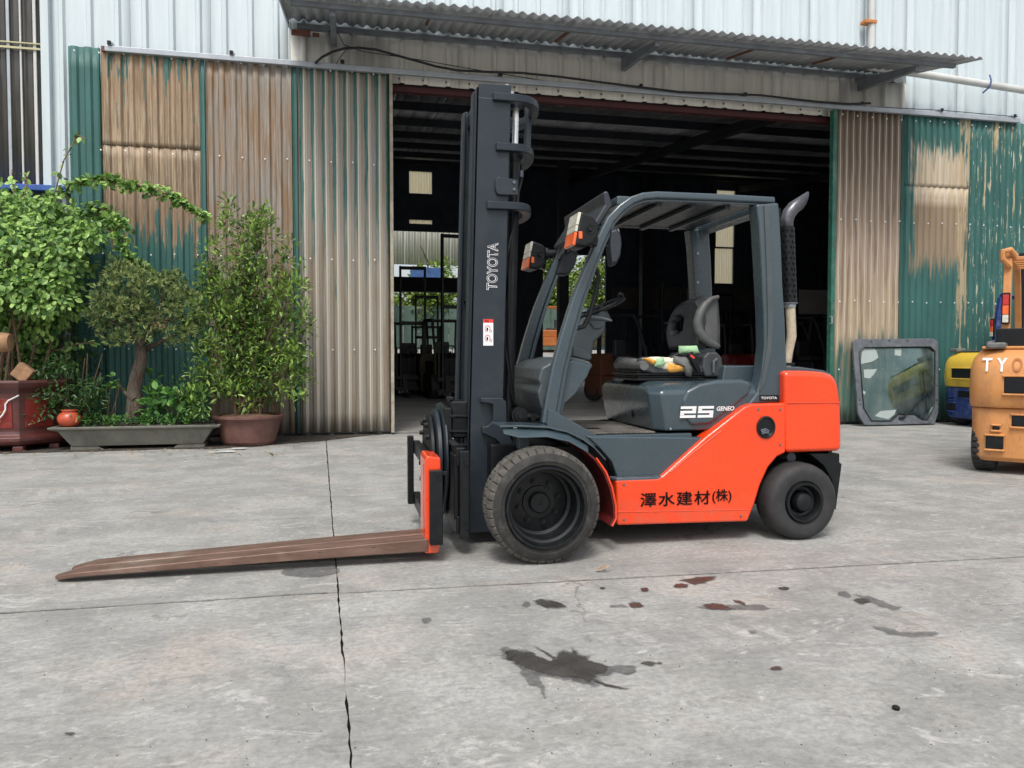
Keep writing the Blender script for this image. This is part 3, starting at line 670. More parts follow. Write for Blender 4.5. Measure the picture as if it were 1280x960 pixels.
def leaf(g, p, d, up, s, shape=LEAF):
    d = d.normalized(); x = d.cross(up)
    if x.length < .01: x = d.cross(Vector((1,0,.3)))
    x.normalize(); n = x.cross(d)
    b = len(g.v)
    for a, l, h in shape: q = p + x*(a*s) + d*(l*s) + n*(h*s); g.v.append((q.x, q.y, q.z))
    g.f += [(b, b+1, b+2, b+3), (b, b+3, b+4, b+5)]; g.m += [0, 0]
for i, (x, y, hh, lb) in enumerate(((11.0, 41, 7.5, 'bright leafy tree outside the rear doorway, behind the windscreen pillar'), (14.2, 42, 8.2, 'taller tree outside the rear doorway, right of its neighbour'), (.4, 37.2, 5.8, 'low green tree left of the small blue sheet'), (4.2, 39.0, 5.9, 'low green tree right of the small blue sheet, beyond the rear opening'))):
    tr = thing('yard_tree', (x, y, 1.5), lb, 'tree', 'trees outside the rear doorway')
    g = G(); g.tube([(x, y, 1.5), (x+.1, y, 3), (x-.1, y+.1, 4.5), (x, y, hh-1)], [.16, .13, .1, .03], 8)
    for k in range(8):
        a = rand_unit(); g.tube([(x, y, 3+k*.4), (x+a.x*.9, y+a.y*.9, 3.6+k*.45)], [.05, .02], 5)
    g.build('trunk', MT['bark'], tr)
    g = G()
    for k in range(90):
        a = rand_unit(); rr = random.uniform(.3, 1)
        c = Vector((x+a.x*2.2*rr, y+a.y*1.5*rr, 2.2+(hh-2.2)*(.5+.5*a.z*rr)))
        for q in range(62):
            d = rand_unit(); leaf(g, c+d*random.uniform(.1, .55), d+Vector((0,0,-.3)), Vector((0,0,1)), random.uniform(.16, .28))
    g.build('crown', MT['treeleaf'], tr, sm=0, subd=-1, kind='stuff')
# ================================================================== THE MAIN FORKLIFT
fk = thing('forklift', (1.9, 4.65, 0), 'orange and grey diesel forklift parked side-on with tall dark mast and long rusty forks', 'forklift')
def text(body, h, mat, parent, name, origin, right, up, depth=.002, off=0.0, shear=0.0, sx=1.0, space=1.0, width=None, center=False):
    """flat lettering; origin = lower left corner, right/up = unit vectors, h = capital height"""
    c = bpy.data.curves.new('t', 'FONT'); c.body = body; c.size = 1; c.offset = off; c.extrude = 0; c.shear = shear; c.space_character = space; c.resolution_u = 4
    o = bpy.data.objects.new('t', c); COL.objects.link(o)
    me = bpy.data.meshes.new_from_object(o.evaluated_get(bpy.context.evaluated_depsgraph_get()))
    bpy.data.objects.remove(o)
    xs = [v.co.x for v in me.vertices]; ys = [v.co.y for v in me.vertices]
    x0, x1, y0, y1 = min(xs), max(xs), min(ys), max(ys); k = h/(y1-y0); kx = (width/(x1-x0)) if width else k*sx
    right, up, origin = Vector(right), Vector(up), Vector(origin)
    nrm = right.cross(up)
    po = Vector((0,0,0)); q = parent
    while q is not None: po += q.location; q = q.parent
    for v in me.vertices:
        v.co = origin + right*((v.co.x-x0)*kx) + up*((v.co.y-y0)*k) + nrm*depth - po
    me.materials.clear(); me.materials.append(mat)
    o = bpy.data.objects.new(name, me); COL.objects.link(o); o.parent = parent
    return o

def tyre(g, c, R, rw, w, n=96, notch=0, groove=False):
    """c = centre of the outer face, width w towards +Y; rw = rim radius"""
    prof = [(rw, .02), (rw+.012, .004), (rw+.03, 0), (R*.80, -.004), (R*.87, .0), (R*.93, .010), (R*.985, .026), (R, .045)]
    mid = [(R+.003, w*.30), (R+.002, w*.43)]
    if groove: mid += [(R-.012, w*.465), (R-.038, w*.48), (R-.038, w*.52), (R-.012, w*.535)]
    mid += [(R+.002, w*.57), (R+.003, w*.70)]
    prof = prof + mid + [(R, w-.045), (R*.985, w-.026), (R*.93, w-.01), (R*.85, w), (rw+.02, w), (rw, w-.02)]
    def sq(r, h, a):
        if not notch: return r
        k = a/(2*math.pi)*notch
        lo = (k % 1) < .13; hi = ((k+.5) % 1) < .13
        if lo and h < w*.26 and r > R*.955: return r-.015
        if hi and w*.34 < h < w*.50 and r > R*.97: return r-.014
        if lo and w*.50 < h < w*.66 and r > R*.97: return r-.014
        if hi and h > w*.74 and r > R*.955: return r-.015
        return r
    g.lathe(prof, c, 'Y', n, sq=sq)
    return g
def wheel(parent, name, c, R, rw, w, dish, far=False, notch=0, groove=False, nuts=8, small=False):
    s = 1
    x, y, z = c
    wl = bpy.data.objects.new(name, None); COL.objects.link(wl); wl.parent = parent
    g = G(); tyre(g, (0, 0, 0), R, rw, w, 320 if notch else 64, notch, groove)
    def place(g):
        g.v = [(a+x, (y+b) if not far else (y-b), e+z) for a, b, e in g.v]; return g
    ty = place(g).build('tyre', [MT['rubber'], MT['sidewall']] if not small else MT['rubberb'], wl, sm=40)
    if not small:
        off_ = ty.parent.parent.location
        for p_ in ty.data.polygons:
            q_ = p_.center; rr_ = math.hypot(q_.x+off_.x-x, q_.z+off_.z-z)
            p_.material_index = 1 if rr_ < R*.905 else 0
    g = G()
    if not small:
        g.lathe([(rw+.001,.18),(rw+.006,-.002),(rw+.004,-.014),(rw-.008,-.014),(rw-.014,.004),(rw-.018,.035),(rw-.032,.042),(rw-.034,dish-.03),(rw-.05,dish-.022),(rw-.055,dish),(.09,dish-.006),(.088,dish-.022),(0,dish-.024)], (0,0,0), 'Y', 64)
    else:
        g.lathe([(rw+.001,.13),(rw+.004,.004),(rw,-.008),(rw-.012,-.008),(rw-.022,.012),(rw-.030,.040),(rw-.045,.044),(rw-.052,dish),(.062,dish),(.060,dish-.05),(.05,dish-.072),(.03,dish-.082),(0,dish-.084)], (0,0,0), 'Y', 48)
    rm = place(g).build('rim', MT['rim'], wl, sm=35)
    if not small:
        g = G(); g.lathe([(.058,dish-.02),(.056,dish-.05),(.05,dish-.055),(.012,dish-.055),(.01,dish-.05),(0,dish-.05)], (0,0,0), 'Y', 32); place(g).build('hub_cap', MT['rim'], rm)
    for k in range(nuts):
        a = 2*math.pi*(k+.3)/nuts; rr = .115 if not small else .078
        g = G(); g.lathe([(.017 if not small else .011, dish-.001),(.017 if not small else .011,dish-.018),(.009,dish-.018),(.009,dish-.034),(0,dish-.036)], (rr*math.cos(a),0,rr*math.sin(a)), 'Y', 6); place(g).build('nut', MT['rim'], rm, sm=20)
    return wl
WF = Vector((1.022, 3.835, .307)); RF = .307
wheel(fk, 'front_wheel', WF, RF, .213, .245, .19, notch=40, groove=True)
wheel(fk, 'front_wheel', (1.022, 5.465, .307), RF, .213, .245, .19, far=True, notch=40, groove=True)
wheel(fk, 'rear_wheel', (2.668, 4.030, .230), .230, .118, .19, .075, small=True, nuts=6)
wheel(fk, 'rear_wheel', (2.668, 5.270, .230), .230, .118, .19, .075, far=True, small=True, nuts=6)

YB = 4.10; YBF = 5.20
# orange side panel with the name, a matching one on the far side
bp = [(770,600),(821,598),(829,594),(882,546.5),(931,508.5),(940,505),(983,503.5),(982.5,566),(972,571),(961,584),(951,606),(944,629),(935,652),(772,657)]
body = sxz(bp, YB)
near = G().prism(body, YB, YB+.12).build('side_panel', MT['orange'], fk, bevel=.014, seg=3)
G().prism(body, YBF-.12, YBF).build('side_panel', MT['orange'], fk, bevel=.014, seg=3)
# raised crease lines pressed in the panel
for pts, r in (([(838,590),(866,566),(902,538)], .004), ([(772,640),(936,637)], .003)):
    G().tube([at(a, b, YB-.0005) for a, b in pts], r, 6).build('pressed_line', MT['orange'], near)
for px_, py_ in ((975,512),(975,556),(948,512),(780,650),(926,645),(780,606)):
    q_ = at(px_, py_, YB); G().lathe([(0,-.004),(.006,-.004),(.008,.001)], (q_.x, YB, q_.z), 'Y', 10).build('panel_bolt', MT['darksteel'], near)
# dark intake ring
c = at(957, 534, YB); g = G()
g.lathe([(.062,.0),(.062,-.008),(.054,-.011),(.048,-.004),(.046,.03)], (0,0,0), 'Y', 32)
g.v = [(c.x+a*.98, YB+b, c.z+e*1.08) for a, b, e in g.v]; g.build('filler_ring', MT['black'], near)
g = G(); g.lathe([(0,-.003),(.047,-.003)], (0,0,0), 'Y', 32); g.v = [(c.x+a*.98, YB+b, c.z+e*1.08) for a, b, e in g.v]; g.build('filler_opening', MT['black'], near)
for i in range(3):
    G().tube([(c.x-.035+i*.004, YB-.006, c.z-.018-i*.010), (c.x-.005, YB-.009, c.z-.010-i*.011), (c.x+.018, YB-.006, c.z-.022-i*.008)], .005, 6).build('filler_hose', MT['darksteel'], near)
# lettering on the panel
o1 = at(800, 634.5, YB-.001); o2 = at(914, 632, YB-.001)
tw = (o2.x-o1.x)
text('澤水建材', .082, MT['ink'], near, 'lettering', o1+Vector((0,0,.002)), (1,0,0), (0,0,1), .003, off=.014, width=tw*.76, space=1.15)
text('(株)', .085, MT['ink'], near, 'lettering', o1+Vector((tw*.785,0,.0045)), (1,0,0), (0,0,1), .003, off=.012, width=tw*.215)

# counterweight: loft across the truck, corners drawn in
cwn = [(981,463.5),(1008,463.5),(1030,465),(1041,468),(1047,474),(1050,486),(1052.5,503),(1053.5,535),(1053.5,564),(983,566.5)]
P0 = sxz(cwn, YB-.01)
cxm = P0[0][0]
def cwring(y, k, top=0):
    return [Vector((cxm + (x-cxm)*k, y, z-(top if z > .95 else 0))) for x, z in P0]
g = G(); g.loft([cwring(YB-.01,.985,.006), cwring(YB+.02,1.0,0), cwring(YB+.18,1.07,0), cwring(YB+.34,1.10,0), cwring(4.65,1.12,0), cwring(YBF-.34,1.10,0), cwring(YBF-.18,1.07,0), cwring(YBF-.02,1.0,0), cwring(YBF+.01,.985,.006)])
cw = g.build('counterweight', MT['orange'], fk, bevel=.030, seg=4)
G().tube([at(984,503.5,YB-.0125), at(1050,503,YB-.0125)], .0035, 6).build('pressed_line', MT['orange'], cw)
# grey cover on top of the counterweight
g = G(); tp = sxz([(958,462),(975,457.5),(1000,458.5),(1030,463),(1041,468),(1040,472),(958,470)], 4.2)
g.prism([(x, z) for x, z in tp], 4.2, 5.1); g.build('rear_cover', MT['grey'], fk, bevel=.012, seg=3)
G().box(2.66, 2.72, 4.23, 4.26, tp[1][1]+.0, tp[1][1]+.02).build('catch', MT['black'], fk, bevel=.004)
# dark tail plate behind the rear wheel and rear arch
tl = sxz([(1012,567),(1050,567),(1050,578),(1053,580),(1045.5,637),(1043,637),(1040,600),(1030,582)], YB+.01)
G().prism(tl, YB+.012, YB+.10).build('tail_plate', MT['black'], fk, bevel=.006)
G().prism(tl, YBF-.10, YBF-.012).build('tail_plate', MT['black'], fk, bevel=.006)
G().box(2.32, 2.93, 4.30, 5.0, .26, .56).build('axle_housing', MT['black'], fk, bevel=.02)
G().box(2.50, 2.78, 4.26, 5.04, .17, .28).build('steer_axle', MT['black'], fk, bevel=.02)
a = at(978, 569, 4.3); G().lathe([(0,-.05),(.03,-.05),(.03,.05)], (a.x, 4.25, a.z), 'Y', 12).build('arch_bolt', MT['darksteel'], fk)
# chassis
G().box(2.885, 2.91, 4.12, 5.18, .20, .55).build('mud_flap', MT['black'], fk)
G().prism([(.80,.20),(1.35,.13),(2.36,.13),(2.36,.55),(.80,.60)], 4.24, 5.06).build('chassis', MT['black'], fk, bevel=.01)
G().box(.9, 1.16, 4.08, 5.22, .24, .40).build('front_axle', MT['black'], fk, bevel=.02)

# grey recessed side with step, floor with mat
gs = sxz([(733,545),(885,547),(833,592),(822,597.5),(772,598),(764,577),(750,561)], YB+.035)
G().prism(gs, YB+.035, YB+.16).build('floor_side', MT['grey'], fk, bevel=.010, seg=3)
G().prism([(x, z) for x, z in gs], YBF-.16, YBF-.035).build('floor_side', MT['grey'], fk, bevel=.010, seg=3)
s0 = at(771, 599, YB); s1 = at(830, 598, YB)
G().prism([(s0.x, YB+.002), (s1.x, YB+.002), (s1.x+.06, YB+.08), (s0.x-.02, YB+.08)], s0.z-.012, s0.z+.006, 'Z').build('step', MT['darksteel'], fk, bevel=.004)
for i in range(3):
    G().box(s0.x+.05+i*.085, s0.x+.11+i*.085, YB+.012, YB+.030, s0.z+.0065, s0.z+.011).build('step_grip', MT['greydull'], fk, bevel=.002)
fz = at(800, 543, YB+.04).z
def matmat():
    t = NT('worn_rubber_floor_mat'); c = t.ramp(t.noise(6, 7, .7), .35, .65, (.045,.042,.04), (.16,.145,.125)); t.set(Base_Color=c, Roughness=.8)
    X, Y_, Z = t.sep(); wv = t.math('SINE', t.math('MULTIPLY', X, 300)); t.bump(wv, .4, .004); return t.m
G().prism([(1.22,4.16),(2.0,4.16),(2.0,5.15),(1.22,5.15)], fz-.05, fz-.002, 'Z').build('floor_plate', MT['grey'], fk, bevel=.006)
fm = G().prism([(1.38,4.20),(1.78,4.19),(1.78,5.05),(1.30,5.05)], fz, fz+.010, 'Z').build('floor_mat', matmat(), fk, bevel=.003)
def blob(cx_, cy_, rx, ry, n, amp, seed):
    return [(cx_+rx*math.cos(2*math.pi*k/n)*(1+amp*mnoise.noise(Vector((math.cos(2*math.pi*k/n)*1.5+seed, math.sin(2*math.pi*k/n)*1.5, seed)))), cy_+ry*math.sin(2*math.pi*k/n)*(1+amp*mnoise.noise(Vector((math.cos(2*math.pi*k/n)*1.5, math.sin(2*math.pi*k/n)*1.5+seed, seed))))) for k in range(n)]
for (a, b, rx, ry, sd_) in ((765,525,.10,.06,1.3),(742,535.5,.05,.03,4.1)):
    p = gr(a, b, fz+.012); G().prism(blob(p.x, p.y, rx, ry, 20, 1.1, sd_), fz+.0105, fz+.0125, 'Z').build('mat_hole', MT['ink'], fm, sm=0)
pd = gr(727, 506, fz+.06); G().box(pd.x-.05, pd.x+.03, 4.55, 4.62, fz+.06, fz+.075, rot=Matrix.Rotation(R_(-35), 3, 'Y')).build('pedal', MT['black'], fk, bevel=.004)
G().box(pd.x-.03, pd.x+.05, 4.38, 4.46, fz+.05, fz+.065, rot=Matrix.Rotation(R_(25), 3, 'Y')).build('pedal', MT['black'], fk, bevel=.004)
# gusset beside the pillar foot
G().prism(sxz([(686,511),(692,513),(745,543),(762,562),(735,556),(712,545),(684,532)], YB+.05), YB+.05, YB+.12).build('gusset', MT['grey'], fk, bevel=.006)
G().prism(sxz([(686,511),(692,513),(745,543),(762,562),(735,556),(712,545),(684,532)], YB+.05), YBF-.12, YBF-.05).build('gusset', MT['grey'], fk, bevel=.006)

# front fenders: grey upper plate and orange arch
def fender(far):
    f = (lambda y: 9.30-y) if far else (lambda y: y)
    up = sxz([(624,531.5),(650,531),(684,532.5),(708,538),(727,547),(742,558),(756,573)], 4.0)
    g = G(); th = .012
    rings = []
    for i, (x, z) in enumerate(up):
        rings.append([Vector((x, f(3.98), z)), Vector((x, f(4.20), z+.0)), Vector((x, f(4.20), z-th)), Vector((x, f(3.98), z-th))])
    g.loft(rings); g.build('fender_top', MT['grey'], fk, bevel=.004, sm=40)
    lo = sxz([(630,537),(650,542),(684,541),(712,547),(736,561)], 3.95)
    li = sxz([(628,534),(650,534),(684,535.5),(710,541),(735,556)], 4.0)
    g = G(); g.loft([[Vector((a[0], f(3.955), a[1]-.018)), Vector((b[0], f(4.0), b[1]-.004)), Vector((b[0], f(4.0), b[1]-.016)), Vector((a[0], f(3.955), a[1]-.026))] for a, b in zip(lo, li)])
    g.build('fender_lip', MT['grey'], fk, bevel=.003, sm=40)
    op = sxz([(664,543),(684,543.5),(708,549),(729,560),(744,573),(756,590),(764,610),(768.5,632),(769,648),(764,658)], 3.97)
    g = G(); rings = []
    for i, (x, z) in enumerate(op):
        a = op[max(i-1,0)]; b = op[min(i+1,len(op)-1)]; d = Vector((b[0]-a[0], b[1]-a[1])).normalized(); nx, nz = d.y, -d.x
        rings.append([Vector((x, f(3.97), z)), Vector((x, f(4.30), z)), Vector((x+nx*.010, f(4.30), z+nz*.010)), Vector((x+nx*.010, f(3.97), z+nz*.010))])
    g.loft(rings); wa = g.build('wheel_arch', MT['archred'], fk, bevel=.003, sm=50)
    ed = [Vector((x+.004, f(3.966), z+.002)) for x, z in op[4:]]; G().tube(ed, .006, 6).build('arch_lip', MT['orange'], wa)
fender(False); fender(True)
G().box(.94, 1.0, 4.12, 4.20, .58, .70).build('fender_bracket', MT['greydull'], fk, bevel=.006)

# ------------------------------------------------------------- hood under the seat
z0 = fz+.012; z1 = at(800, 487, 4.2).z; z2 = at(800, 478, 4.28).z
def plan(x0, x1, yn, ch, chy):       # near side y=yn, mirrored about 4.65
    ym = 9.30-yn
    return [(x0+ch, yn), (x1, yn), (x1+.02, yn+.1), (x1+.02, ym-.1), (x1, ym), (x0+ch, ym), (x0, ym-chy), (x0, yn+chy)]
rings = [[Vector((x, y, z)) for x, y in plan(*p)] for p, z in (((1.785,2.50,4.175,.06,.07), z0), ((1.765,2.50,4.163,.06,.07), z0+.10), ((1.745,2.52,4.165,.06,.07), z1-.02), ((1.755,2.50,4.195,.07,.08), z1+.015), ((1.79,2.48,4.25,.09,.09), z2-.004), ((1.82,2.47,4.31,.09,.09), z2+.006))]
hood = G().loft(rings).build('hood', MT['grey'], fk, bevel=.045, seg=5)
c = at(809, 522, 4.16); G().lathe([(0,-.004),(.011,-.004),(.013,.01)], (0,0,0), 'Y', 12)
g = G(); g.lathe([(0,-.003),(.011,-.003),(.013,.004)], (0,0,0), 'Y', 12); g.v = [(1.766+b, 4.52+a, c.z+e*1.9) for a, b, e in g.v]; g.build('hood_latch', MT['ink'], hood)
G().lathe([(0,-.004),(.006,-.004),(.006,.003)], (at(838,536,4.165).x, 4.164, at(838,536,4.165).z), 'Y', 8).build('hood_screw', MT['steel'], hood)
# raised rear shoulder of the hood
sh_ = sxz([(893,475),(925,474),(938,478),(935,492),(917,507),(885,530),(862,532),(852,520),(850,500),(856,488),(872,479)], 4.18)
G().prism(sh_, 4.152, 4.30).build('hood_shoulder', MT['grey'], hood, bevel=.024, seg=5)
# number badge: blocky digits cut by a slot
def strip(pts, wz):
    return G().prism(pts, 4.150, 4.1545)
bo = at(850, 522.5, 4.15); bt = at(892, 507.5, 4.15); W = bt.x-bo.x; Hh = bt.z-bo.z
def digit(kind, x0, wd):
    u = wd; t = Hh*.215; z = bo.z; sl_ = .10*Hh
    hb = lambda a, b, c, d: G().prism([(x0+a*u+sl_*(c), z+c*Hh), (x0+b*u+sl_*(c), z+c*Hh), (x0+b*u+sl_*(d), z+d*Hh), (x0+a*u+sl_*(d), z+d*Hh)], 4.1500, 4.1545)
    bars = [(0,1,0,.22), (0,1,.39,.61), (0,1,.78,1)]
    bars += [(0,.24,.2,.41), (.76,1,.59,.80)] if kind == '2' else [(.76,1,.2,.41), (0,.24,.59,.80)]
    gg = G()
    for b in bars:
        q = hb(*b); gg.add(q.v, q.f)
    gg.build('number', MT['white'], hood, sm=0)
digit('2', bo.x, W*.46); digit('5', bo.x+W*.52, W*.46)
o = at(896, 513.5, 4.15); text('GENEO', .026, MT['white'], hood, 'lettering', (o.x, 4.1525, o.z), (1,0,0), (.0,0,1), .002, off=.022, shear=.25, width=at(918,510,4.15).x-o.x)

# rear deck behind the seat
G().prism(sxz([(896,457),(952,457),(960,480),(893,476)], 4.40), 4.30, 5.05).build('rear_deck', MT['grey'], fk, bevel=.01)

# ------------------------------------------------------------- guard
path = [(686,531),(691,500),(698,462),(708,422),(722,375),(737,335),(750,303),(763,276),(776,262),(789,252.5),(803,247.5),(820,246),(900,249),(966,252.5)]
wd = [.098,.098,.094,.088,.080,.072,.068,.064,.060,.058,.056,.055,.053,.052]
def guard_side(Y, s):
    pts = [xz(a, b, 4.20) for a, b in path]
    n_ = [Vector((x, Y, z)) for x, z in pts]
    rings = []; rin = []; gro = []
    for i, p in enumerate(n_):
        a = n_[max(i-1,0)]; b = n_[min(i+1,len(n_)-1)]; d = (b-a).normalized(); q = Vector((d.z, 0, -d.x))
        w_ = wd[i]/2
        rings.append([p-q*w_+Vector((0,s*-.032,0)), p+q*w_*.55+Vector((0,s*-.032,0)), p+q*w_*.55+Vector((0,s*.032,0)), p-q*w_+Vector((0,s*.032,0))])
        rin.append([p+q*w_*.5+Vector((0,s*-.014,0)), p+q*w_*1.05+Vector((0,s*-.014,0)), p+q*w_*1.05+Vector((0,s*.05,0)), p+q*w_*.5+Vector((0,s*.05,0))])
    G().loft(rings).build('guard_rail', MT['grey'], fk, bevel=.013, seg=3, sm=50)
    G().loft(rin).build('guard_inner_rail', MT['grey'], fk, bevel=.005, seg=2, sm=50)
guard_side(4.20, 1); guard_side(5.10, -1)
rp = sxz([(943,256),(971,254),(974,300),(976,353),(979,400),(981,454),(983,464),(983,502),(940,505),(931,507),(944,490),(949,470),(953,432),(952,390),(949,330),(946,280)], 4.17)
rp2 = sxz([(952,258),(959,258),(962,330),(964,400),(961,440),(953,478),(946,490),(950,470),(956,432),(957,400),(955,330)], 4.17)
for s in (0, 1):
    ya, yb = (4.145, 4.255) if not s else (5.045, 5.155)
    po = G().prism(rp, ya, yb).build('rear_pillar', MT['grey'], fk, bevel=.016, seg=3)
    y0 = ya-.004 if not s else yb+.004
    G().prism([(x-.002, z) for x, z in rp2], y0-.004, y0+.006).build('pillar_groove', MT['greydull'], po, bevel=.002)
o = at(951, 499.5, 4.14)
G().box(o.x-.006, at(974,497,4.14).x, 4.1405, 4.146, o.z-.009, o.z+.027).build('badge_plate', MT['black'], fk, bevel=.001)
text('TOYOTA', .015, MT['white'], fk, 'lettering', (o.x, 4.1385, o.z+.002), (1,0,0), (0,0,1), .0005, off=.015, width=at(971,497,4.14).x-o.x)
# far pillar bolts, roof
for py in (317, 353):
    p = at(872, py, 5.04); G().lathe([(0,-.008),(.010,-.008),(.010,.0)], (p.x-.0, 5.042, p.z), 'Y', 8).build('bolt', MT['steel'], fk)
zr = xz(850, 249, 4.2)[1]
def glasstop():
    return plain('smoked_roof_plate', (.010,.012,.014), .35, 0, .5, 9, .1, 20, dirt=(.05,.05,.045), da=.4)
G().box(1.62, 2.44, 4.24, 5.06, zr-.012, zr+.0).build('roof_plate', glasstop(), fk, bevel=.004)
for x, wdt in ((1.55,.09),(2.46,.11)): G().box(x, x+wdt, 4.232, 5.068, zr-.045, zr+.012).build('roof_bar', MT['grey'], fk, bevel=.012)
for x in (1.80, 2.02, 2.24): G().box(x, x+.035, 4.236, 5.064, zr-.040, zr-.014).build('roof_slat', MT['mirrorg'], fk, bevel=.006)
# front header plate
fa = [xz(a, b, 4.28) for a, b in ((756,240.5),(763,262),(759,268),(748,283),(744,281))]
hx = xz(757,241,4.28); 
g = G(); g.prism([(hx[0]-.03,hx[1]-.005),(hx[0]-.002,hx[1]+.004),(hx[0]+.03,hx[1]-.08),(hx[0]-.075,hx[1]-.235),(hx[0]-.105,hx[1]-.215),(hx[0]-.02,hx[1]-.08)], 4.235, 5.065); g.build('front_header', MT['mirrorg'], fk, bevel=.012, seg=3)

# ------------------------------------------------------------- lamps and mirrors
def lamp(Y, s):
    def rr(y, k, c):
        return [Vector((c.x+(p[0]-c.x)*k, y, c.z+(p[1]-c.z)*k)) for p in bp_]
    bp_ = sxz([(727,264),(742,270),(749,280),(749,293),(741,305),(731,309),(719,306.5),(722.5,285)], 4.02)
    c = Vector((sum(p[0] for p in bp_)/8, 0, sum(p[1] for p in bp_)/8))
    hs_ = G().loft([rr(Y-.095, .93, c), rr(Y-.08, 1, c), rr(Y+.08, 1, c), rr(Y+.095, .93, c)]).build('lamp_housing', MT['black'], fk, bevel=.010, seg=3, label=None)
    a, b = Vector((bp_[0][0], 0, bp_[0][1])), Vector((bp_[6][0], 0, bp_[6][1])); d = (b-a); n = Vector((-abs(d.z), 0, d.x*-1)).normalized()
    if n.x > 0: n = -n
    def pane(t0, t1, nm, mt):
        p, q = a+d*t0, a+d*t1
        g = G(); g.loft([[p+n*.014+Vector((0,Y-.086,0)), p+n*.014+Vector((0,Y+.086,0)), p-n*.006+Vector((0,Y+.086,0)), p-n*.006+Vector((0,Y-.086,0))], [q+n*.014+Vector((0,Y-.086,0)), q+n*.014+Vector((0,Y+.086,0)), q-n*.006+Vector((0,Y+.086,0)), q-n*.006+Vector((0,Y-.086,0))]])
        g.build(nm, mt, hs_, bevel=.005)
    pane(.02, .40, 'lamp_lens', MT['lens']); pane(.405, .60, 'lamp_lens', MT['lens']); pane(.61, .99, 'indicator_lens', MT['amber'])
    p = b+(a-b)*.22; 
    ys = Y-.0985 
    G().box(p.x+.012, p.x+.034, ys, ys+.01, p.z-.006, p.z+.036).build('indicator_lens', MT['amber'], hs_, bevel=.004)
    m = c; G().lathe([(0,-.010),(.012,-.010),(.016,-.001),(.026,-.003),(.030,.008)], (m.x+.012, Y-.096, m.z+.012), 'Y', 16).build('pivot', MT['black'], hs_)
    e = Vector((xz(752,305,4.1)[0], 0, xz(752,305,4.1)[1]))
    G().prism([(m.x+.01, m.z+.03), (m.x+.085, m.z-.02), (m.x+.075, m.z-.075), (m.x-.005, m.z-.04)], Y-s*.02-.012, Y-s*.02+.055).build('lamp_arm', MT['black'], fk, bevel=.008)
lamp(4.115, 1); lamp(5.21, -1)
# clamp of the far lamp, inner mirror, outer mirror
p = at(689, 318, 5.13); G().lathe([(.0,-.05),(.045,-.05),(.045,-.03),(.032,-.03),(.032,.03),(.045,.03),(.045,.05),(0,.05)], (p.x, 5.13, p.z), 'X', 16).build('lamp_clamp', MT['black'], fk)
def mirror(px, pts, Y, th=.03, rimlight=False):
    m = [xz(a, b, Y) for a, b in pts]
    cxx = sum(q[0] for q in m)/len(m); czz = sum(q[1] for q in m)/len(m)
    g = G(); g.loft([[Vector((cxx+(x-cxx)*k, y, czz+(z-czz)*k)) for x, z in m] for y, k in ((Y-th, .8), (Y-th*.6, .97), (Y, 1), (Y+th*.5, .95))])
    return g.build('mirror', MT['mirrorg'], fk, bevel=.006, seg=2)
mirror(0, [(704,317),(718,313),(722,317),(718,332),(711,343),(704,345.5),(696,344),(696,339),(700,326)], 5.05)
G().tube([at(691,323,5.1), at(699,325,5.07), at(703,330,5.03)], .008, 8).build('mirror_stem', MT['black'], fk)
mirror(0, [(760,287),(768,284.5),(773,292),(775,305),(773,322),(768,332),(761,334),(759,320),(758,305)], 4.22, .05)
G().tube([at(772,286,4.2), at(774.5,296,4.2), at(774.5,312,4.2), at(771,326,4.2)], .006, 6).build('mirror_rim', MT['steel'], fk)
G().tube([at(749,304,4.2), at(761,309,4.2)], .010, 8).build('mirror_stem', MT['black'], fk)

# ------------------------------------------------------------- cowl, column, wheel
frontp = sxz([(657,449),(641,458),(637.5,471),(640,476),(637,484),(640,499),(652,517),(652,528)], 5.05)
backp = sxz([(683,530),(702,518),(705,504),(717,493),(733,470),(741,457),(737,452),(715,446),(702,450)], 4.28)
G().prism(frontp+backp, 4.27, 5.05).build('cowl', MT['greydull'], fk, bevel=.012, seg=3)
sp = sxz([(683,531),(702,518),(705,504),(717,493),(733,470),(738,457),(714,450),(699,457),(692,490)], 4.26)
G().prism(sp, 4.235, 4.27).build('cowl_side', MT['grey'], fk, bevel=.008, seg=3)
cp = sxz([(728,396),(737,392),(757,402),(755,416),(742,428),(739,446),(706,449),(712,427),(722,406)], 4.52)
col_ = G().prism(cp, 4.50, 4.76).build('column_cover', MT['greydull'], fk, bevel=.02, seg=4)
G().prism(sxz([(717,431),(733,436),(741,446),(738,451),(717,446)], 4.47), 4.47, 4.55).build('column_cap', MT['greydull'], col_, bevel=.012, seg=3)
G().prism(sxz([(737,396),(745,395),(754,404),(751,411),(743,411),(736,403)], 4.49), 4.485, 4.52).build('switch_cover', MT['greydull'], col_, bevel=.008, seg=3)
sc = at(748, 386, 4.62); ax = Vector((-.40, 0, .92)).normalized(); e1 = Vector((0,1,0)); e2 = e1.cross(ax).normalized()
g = G(); ring = [sc+e1*(.17*math.cos(2*math.pi*k/28))+e2*(.17*math.sin(2*math.pi*k/28)) for k in range(29)]
g.tube(ring, .014, 8, cap=False); sw_ = g.build('steering_wheel', MT['black'], fk)
for k in range(3):
    a = 2*math.pi*k/3+.5; G().tube([sc-ax*.03, sc+e1*(.16*math.cos(a))+e2*(.16*math.sin(a))], .011, 6).build('spoke', MT['black'], sw_)
G().tube([sc-ax*.09, sc-ax*.02], [.05,.045], 14).build('wheel_hub', MT['greydull'], sw_)
kp = sc+e2*.15+e1*-.06; G().tube([kp, kp+ax*.03, kp+ax*.045], [.012,.022,.012], 10).build('spinner_knob', MT['black'], sw_)
G().tube([at(737,397,4.45), at(752,398,4.40), at(765,401,4.36)], [.018,.014,.006], 8).build('lever', MT['greydull'], fk)
